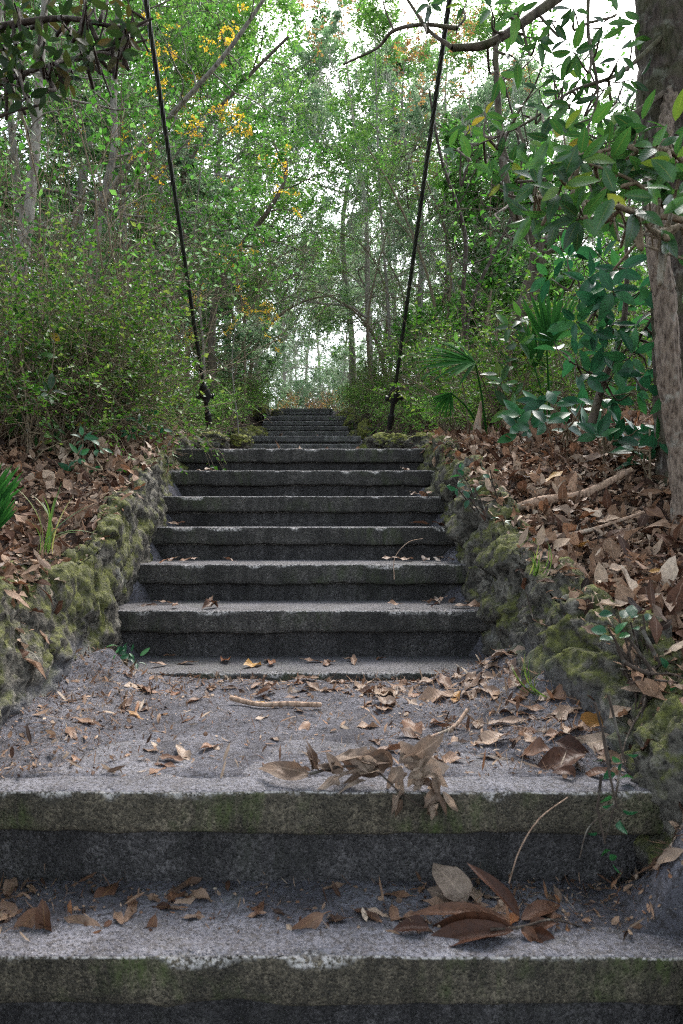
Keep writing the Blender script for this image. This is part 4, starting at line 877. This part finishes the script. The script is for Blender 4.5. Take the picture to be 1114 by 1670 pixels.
# overhanging branch with hanging evergreen leaves, top right
rs = np.random.RandomState(41)
st = [[S(1085, -120, 3.1, .035), S(960, -40, 3., .028), S(880, 18, 2.95, .021), (S(800, 70, 2.9, .017)), S(738, 78, 2.9, .015)],
      [S(745, 46, 2.95, .010), S(690, 40, 3., .008), S(642, 50, 3., .008), S(615, 78, 3.05, .006), S(560, 105, 3.1, .004)],
      [S(738, 78, 2.9, .011), S(700, 50, 2.95, .007), S(665, 0, 3, .006), S(640, -40, 3, .004)], [S(642, 50, 3., .005), S(628, 15, 3., .003), S(622, -20, 3., .002)],
      [S(1080, 60, 3.1, .012), S(1010, 120, 3., .009), S(930, 150, 2.95, .006), S(860, 200, 2.9, .005), S(770, 240, 2.9, .003)],
      [S(1085, 150, 3.1, .014), S(1000, 210, 3., .01), S(920, 270, 2.9, .007), S(850, 320, 2.85, .005), S(800, 300, 2.85, .003)],
      [S(960, -40, 3., .01), S(960, 60, 2.95, .007), S(975, 150, 2.9, .005), S(955, 220, 2.9, .003)]]
pix = [(700, 8), (760, 5), (800, 12), (845, 20), (830, 45), (905, 35), (935, 15), (985, 40), (1010, 20), (880, 65), (840, 95), (812, 120), (900, 110), (935, 85), (960, 110), (1010, 95), (995, 140), (1015, 180),
       (790, 185), (765, 205), (742, 245), (768, 262), (790, 215), (822, 215), (850, 175), (880, 150), (860, 230), (900, 190), (930, 170), (945, 130), (800, 255), (835, 265), (815, 300), (868, 270), (905, 230),
       (940, 200), (980, 190), (965, 245), (1000, 230), (930, 265), (1030, 130), (1035, 60), (900, 300), (870, 330), (975, 70), (920, 130)]
sp, ex = spots_from(rs, st, pix, 2.9, .3, .0)
leafy('branch with hanging glossy evergreen leaves overhead at the right', st + ex, sp, 'mag', 'bark_dark', 'evergreen_branch', 'branch', 42, L=(.06, .10), n=(3, 6), wr=.17, droop=.7)
# nearer evergreen in front of the trunk
st = [[S(1150, 760, 2.2, .014), S(1140, 560, 2.1, .012), S(1125, 380, 2.0, .011), S(1060, 350, 1.95, .008), S(960, 330, 1.95, .006), S(880, 320, 2.0, .004)],
      [S(1140, 560, 2.1, .009), S(1125, 290, 2.05, .008), S(1050, 240, 2.0, .006), S(960, 250, 2.0, .004)], [S(1125, 380, 2., .006), S(1040, 300, 1.95, .005), S(940, 260, 2., .003)]]
pix = [(920, 225), (960, 215), (995, 225), (1040, 215), (900, 265), (945, 262), (985, 265), (1025, 260), (1070, 240), (1095, 215), (875, 300), (915, 305), (960, 300), (1000, 300), (1040, 290), (1085, 285), (870, 345), (905, 350), (945, 355),
       (1100, 320), (1060, 330), (1100, 260), (1000, 350)]
sp, ex = spots_from(rs, st, pix, 2.0, .15, .2)
leafy('evergreen sapling with bronze tinged leaves reaching in from the right edge', st + ex, sp, 'mag', 'twig', 'evergreen_sapling', 'sapling', 43, L=(.055, .095), n=(5, 8), wr=.19, droop=.25)
pix = [(1030, 345), (1065, 365), (1010, 335), (1105, 300), (1108, 420), (1075, 330)]
st = [[S(1140, 500, 1.5, .006), S(1114, 375, 1.45, .005), S(1075, 385, 1.42, .004), S(1040, 350, 1.4, .003)]]
sp, ex = spots_from(rs, st, pix, 1.42, .05, .1)
leafy('nearest spray of yellowing leaves at the right edge', st + ex, sp, 'mag', 'twig', 'evergreen_spray', 'branch', 44, L=(.05, .08), n=(3, 5), wr=.22, droop=.5)
# middle right waxy sapling on dark red stem
st = [[S(965, 690, 3.6, .022), S(985, 620, 3.55, .018), S(1012, 550, 3.5, .015), S(1022, 470, 3.5, .012), S(1022, 380, 3.5, .008), S(1030, 300, 3.5, .005)],
      [S(1012, 550, 3.5, .008), S(960, 500, 3.45, .006), S(940, 450, 3.4, .004)], [S(1000, 590, 3.5, .008), S(1050, 540, 3.4, .006), S(1085, 470, 3.4, .004)], [S(985, 620, 3.5, .007), S(930, 590, 3.4, .004)]]
pix = [(980, 420), (1010, 440), (960, 455), (1000, 475), (945, 490), (975, 500), (1020, 495), (1050, 470), (1075, 440), (940, 525), (970, 540), (1000, 530), (1035, 540), (1065, 520), (1085, 560), (905, 560), (940, 580), (990, 575),
       (1030, 580), (1060, 600), (1000, 610), (960, 610), (1080, 640), (1040, 640), (1000, 650), (1050, 560), (925, 420), (900, 455)]
sp, ex = spots_from(rs, st, pix, 3.45, .25, .4)
leafy('tall waxy leaved sapling with a dark reddish stem on the right bank', st + ex, sp, 'sheen', 'bark_dark', 'waxy_sapling', 'sapling', 45, L=(.09, .14), n=(4, 7), wr=.2, droop=.2)
# low waxy seedlings
def ground_pt(px, py, d):
    p = P(px, py, d); p[2] = float(H(p[0], p[1])); return p
for k, (bx, d, pix, lab) in enumerate([(925, 3.9, [(905, 665), (935, 680), (960, 700), (920, 700), (890, 690), (950, 655)], 'waxy seedling with upturned bluish leaves above the fallen branch'),
        (985, 3.6, [(985, 665), (1010, 690), (1040, 700), (975, 710), (1000, 720), (1025, 735)], 'waxy seedling beside the leaning pale trunk'),
        (870, 4.3, [(850, 680), (880, 660), (865, 700), (895, 715), (845, 705)], 'waxy seedling at the foot of the palmetto'),
        (1060, 3.3, [(1050, 745), (1075, 715), (1040, 735)], 'small waxy seedling by the foot of the pale trunk')]):
    b = ground_pt(bx, 740, d); st = [[(*b, .008), (*(b + A([0, 0, .08])), .006), (*(P(bx, 700, d)), .005)]]
    sp, ex = spots_from(rs, st, pix, d, .15, 1.2)
    leafy(lab, st + ex, sp, 'sheen', 'twig', 'waxy_seedling', 'seedling', 50 + k, L=(.10, .155), n=(4, 7), wr=.21, droop=.0, tpl=T_HERO, face=(0, -1.3, .2))
# mid green saplings by palmetto
for k, (bx, by, d, pix, lab) in enumerate([(835, 690, 5.0, [(830, 535), (845, 560), (870, 545), (815, 560), (835, 590), (860, 585), (850, 520)], 'thin sapling with broad green leaves between the palmetto fans'),
        (825, 700, 4.9, [(818, 625), (838, 640), (830, 665), (815, 610)], 'small broad leaved seedling behind the wooden stub'),
        (760, 700, 5.2, [(745, 560), (765, 590), (735, 600)], 'light green sapling at the edge of the right rocks')]):
    b = ground_pt(bx, by, d); st = [[(*b, .008), (*((b + P(bx + 5, by - 60, d)) / 2), .006), (*P(pix[0][0], pix[0][1] + 12, d), .004)]]
    sp, ex = spots_from(rs, st, pix, d, .15, .6)
    leafy(lab, st + ex, sp, 'mag' if k < 2 else 'lime', 'twig', 'broadleaf_sapling', 'sapling', 60 + k, L=(.10, .16) if k < 2 else (.06, .09), n=(3, 6), wr=.18, droop=.2)
# dark out of focus spray, top left
st = [[S(-60, 60, 2.0, .012), S(20, 40, 2., .010), S(110, 30, 2., .008), S(200, 45, 2., .005), S(250, 30, 2.0, .003)], [S(-60, 160, 2.0, .01), S(40, 120, 2., .007), S(120, 95, 2., .005), S(240, 65, 2.05, .003)],
      [S(-60, 240, 1.9, .008), S(0, 190, 1.9, .005), S(70, 170, 1.9, .003)]]
pix = [(rs.uniform(-20, 215), 0) for _ in range(50)]; pix = [(a, rs.uniform(-20, 60 + 110 * (1 - a / 250) ** 1.1 + 20)) for a, _ in pix]
sp, ex = spots_from(rs, st, pix, 2.0, .25, .1)
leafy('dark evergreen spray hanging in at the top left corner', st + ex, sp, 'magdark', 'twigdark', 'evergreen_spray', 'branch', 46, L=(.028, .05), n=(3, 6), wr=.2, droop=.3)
# left thicket: larger leaved plants in front
for k, (bx, by, d, pix, lab, mt, Ls) in enumerate([
        (140, 790, 3.7, [(130, 745), (150, 770), (160, 740), (120, 770), (145, 800), (135, 720), (155, 820)], 'dark green seedling growing through the leaves on the left rock wall', 'sheen', (.05, .085)),
        (50, 760, 4.0, [(30, 520), (75, 545), (20, 545), (60, 580), (80, 640), (30, 690), (60, 670), (10, 600), (90, 700)], 'broad leaved sapling at the left edge of the thicket', 'mag', (.06, .11)),
        (235, 740, 4.4, [(225, 690), (250, 680), (240, 705), (215, 705), (265, 700), (200, 680)], 'low glossy bush beside the left rock wall', 'sheen', (.04, .07)),
        (110, 770, 4.2, [(90, 720), (120, 700), (140, 690), (70, 735), (165, 700), (110, 740)], 'glossy green seedling in front of the left thicket', 'mag', (.045, .08)),
        (205, 1080, 2.75, [(200, 1062), (212, 1068), (222, 1078), (190, 1068)], 'tiny green seedling at the left end of the lowest dark step', 'sheen', (.03, .05))]):
    b = ground_pt(bx, by, d); st = [[(*b, .006), (*((b + P(bx, by - 50, d)) / 2), .005), (*P(pix[0][0], pix[0][1] + 8, d), .003)]]
    sp, ex = spots_from(rs, st, pix, d, .12, .8)
    leafy(lab, st + ex, sp, mt, 'twig', 'green_seedling', 'seedling', 70 + k, L=Ls, n=(4, 8), wr=.2, droop=.1)
# vine on the right rocks
st = [[S(1114, 1060, 1.9, .004), S(1060, 1100, 1.82, .003), S(1050, 1150, 1.75, .003), S(1020, 1210, 1.66, .002), S(1000, 1320, 1.54, .002), S(985, 1375, 1.52, .0015)], [S(1060, 1100, 1.8, .003), S(1100, 1100, 1.75, .002), S(1130, 1120, 1.7, .002)],
      [S(1010, 1090, 2.05, .003), S(1000, 1030, 2.1, .002), S(1010, 980, 2.15, .002)]]
pix = [(1035, 1110), (1060, 1095), (1095, 1100), (1110, 1120), (1040, 1145), (1050, 1170), (1035, 1190), (1015, 1160), (1085, 1160), (1070, 1130), (1010, 1010), (1030, 1020), (995, 1030), (1050, 1010)]
sp, ex = spots_from(rs, st, pix, 1.85, .06, .3)
rsv = np.random.RandomState(48)
sp += [(P(a, b, d), A([.1, -.3, -.9])) for a, b, d in [(1005, 1312, 1.54), (985, 1368, 1.52), (1018, 1240, 1.6), (995, 1245, 1.62)]]
leafy('trailing vine with heart shaped green leaves over the right rocks', st + ex, sp, 'sheen', 'twigdark', 'trailing_vine', 'vine', 47, L=(.02, .045), n=(2, 5), wr=.32, droop=.3, face=(0, -.8, .1))
st = [[S(870, 1010, 2.45, .003), S(840, 900, 2.9, .002), S(820, 830, 3.2, .002)]]
pix = [(775, 800), (768, 815), (800, 770), (820, 850), (835, 895), (850, 930), (860, 985), (745, 795), (755, 775)]
sp, ex = spots_from(rs, st, pix, 3.0, .2, .3)
leafy('creeping sprigs with tiny leaves on the right rock wall', st, sp, 'sheen', 'twigdark', 'creeping_vine', 'vine', 49, L=(.025, .05), n=(3, 6), wr=.25, droop=.3)

# palmettos
def frond(mb, st_mb, rs, base, root_pt, hub, axis, up, L, nseg=20, fan=2.6, wr=.028):
    axis = nrm(A(axis)); up = nrm(A(up) - A(up).dot(axis) * axis) if abs(A(up).dot(axis)) < 1 else up; sd_ = np.cross(up, axis)
    a = np.linspace(-fan / 2, fan / 2, nseg) + .03 * rs.normal(size=nseg)
    D = axis * np.cos(a)[:, None] + sd_ * np.sin(a)[:, None] + up * (.10 * np.abs(a))[:, None]
    Ls = L * (1 - .22 * np.abs(a) / (fan / 2)) * rs.uniform(.9, 1.08, nseg)
    leaves(mb, (hub - base)[None] + 0 * D, D, np.broadcast_to(up, D.shape) + .25 * sd_ * np.sin(np.arange(nseg) * 3.1)[:, None], Ls, wr * L * 1.0, T_PALM, None, .5, rs.uniform(.1, .7, nseg), 0, 0, rs)
    tube(st_mb, spline([root_pt - base, (root_pt + hub) / 2 - base + A([0, 0, .06]), hub - base], 12), np.linspace(.008, .005, 12), 6)
T_PALM = leaf_template(9, 3, .55, .35)
def palmetto(label, base_px, fronds, seed):
    rs = np.random.RandomState(seed); b = ground_pt(*base_px); root = tag(empty('palmetto', b), label, 'palmetto'); sm = MB()
    for hub, ax, up, L, fan in fronds:
        fm = MB(); frond(fm, sm, rs, b, b + .02 * rs.normal(size=3), hub, ax, up, L, 22, fan); fm.obj('frond', MAT['palm'], root)
    sm.obj('stalks', MAT['palm'], root)
palmetto('palmetto with a spiky fan spread to the left above the wooden stub', (800, 700, 5.0),
         [(P(775, 592, 4.7), (-1, -.1, .18), (.1, -.6, .8), .44, 2.3), (P(735, 640, 4.9), (-.4, -.1, -.6), (0, -.9, .3), .2, 1.4)], 81)
palmetto('palmetto with one upright dark green fan in front of the forked tree', (890, 700, 4.8),
         [(P(892, 572, 4.5), (.12, 0, 1), (.1, -1, .1), .46, 1.25), (P(872, 600, 5.0), (.05, .05, 1), (.3, -.9, .1), .40, 1.1)], 82)
palmetto('low palmetto leaf poking in at the left edge', (-20, 850, 2.9), [(P(-30, 850, 2.8), (.5, -.1, .85), (.2, -.9, .2), .26, .7), (P(-20, 880, 2.7), (.4, 0, .9), (.2, -.9, .2), .2, .6)], 83)

# grass
def tuft(label, p, n, L, spread, seed, mat='grass', group=None, w=.003, bias=(0, 0, 0)):
    rs = np.random.RandomState(seed); mb = MB(); a = rs.rand(n) * 6.283; t = spread * rs.rand(n)
    D = np.stack([np.cos(a) * t, np.sin(a) * t, np.ones(n)], -1) + A(bias); N = np.stack([-np.cos(a), -np.sin(a), .3 + 0 * a], -1) - A(bias) + .001
    leaves(mb, .015 * rs.normal(size=(n, 3)) * A([1, 1, .1]) * (L / .2), D, -N, L * rs.uniform(.5, 1.1, n), w, T_PALM, None, .3, -rs.uniform(.4, 1.9, n) * -1, 0, 0, rs)
    return tag(mb.obj('grass_tuft', MAT[mat], loc=tuple(p)), label, 'grass tuft', group)
tuft('long grass blades drooping down the mossy rock at the left', P(70, 905, 2.45), 14, .26, .5, 1, bias=(.5, -.5, 0))
tuft('bent green grass blades lying on the right side of the landing', P(885, 1142, 2.15) + A([0, 0, .01]), 16, .17, .3, 2, bias=(-1.6, -.6, -.4))
tuft('thin upright grass on the rock right of the landing', P(925, 1075, 2.25), 7, .22, .35, 3)
tuft('grass hanging from the ledge near the right bank top', P(870, 940, 2.55), 9, .16, .9, 4, bias=(0, -1, -.6))
for i, (a, b, d) in enumerate([(585, 712, 7.5), (600, 715, 6.6), (612, 722, 6.2), (575, 705, 8.4), (440, 705, 8.2), (425, 712, 7.2), (408, 715, 6.8), (590, 700, 9.), (420, 700, 9), (395, 722, 6.0), (640, 700, 7), (660, 705, 6.8)]):
    p = P(a, b, d); p[2] = float(H(p[0], p[1])) - .01
    tuft('bright yellow green grass tuft edging the path past the wide dark flight', p, 60, .26, 1.3, 10 + i, 'grass', 'grass tufts beside the far path', .004)

# ------------------------------------------------------------------ look alikes told apart by their place, last of all
ORD = ['', 'first', 'second', 'third', 'fourth', 'fifth', 'sixth', 'seventh', 'eighth', 'ninth']
sets = {}
for o in bpy.data.objects:
    if o.parent is None and 'label' in o and o.get('category') in ('tree', 'shrub', 'rock', 'grass tuft'): sets.setdefault(o['label'], []).append(o)
for lab, os_ in sets.items():
    if 1 < len(os_) < 10 and len(lab.split()) < 14 and 'behind the viewer' not in lab:
        for i, o in enumerate(sorted(os_, key=lambda o: o.location.x / max(o.location.y, .1))):
            o['label'] = lab + ', ' + ORD[i + 1] + ' from left'

for o in bpy.data.objects:
    if o.parent is not None or 'label' not in o: continue
    x, y = o.location.x, o.location.y; g = o.get('group', '')
    if g == 'dead leaves on the right of the landing': o['label'] = 'brown leaf on the right side of the sandy landing, ' + ('near the slab edge' if y < 2.0 else 'halfway back' if y < 2.3 else 'near the lowest step')
    if g == 'dead leaves on the front tread': o['label'] = 'brown dead leaf on the narrow tread between the two front slabs, ' + ('left part' if x < -.27 else 'middle part' if x < .12 else 'right part')
    if g == 'shrubs lining the far path': o['label'] = o['label'].replace('lining the', 'lining the nearer' if y < 11 else 'lining the middle' if y < 16 else 'lining the farthest').replace('edge of the far path', 'edge of the path')
    if g == 'mossy rocks lining the far path': o['label'] = o['label'] + (', before the upper flight' if y < 12 else ', beside the upper flights')
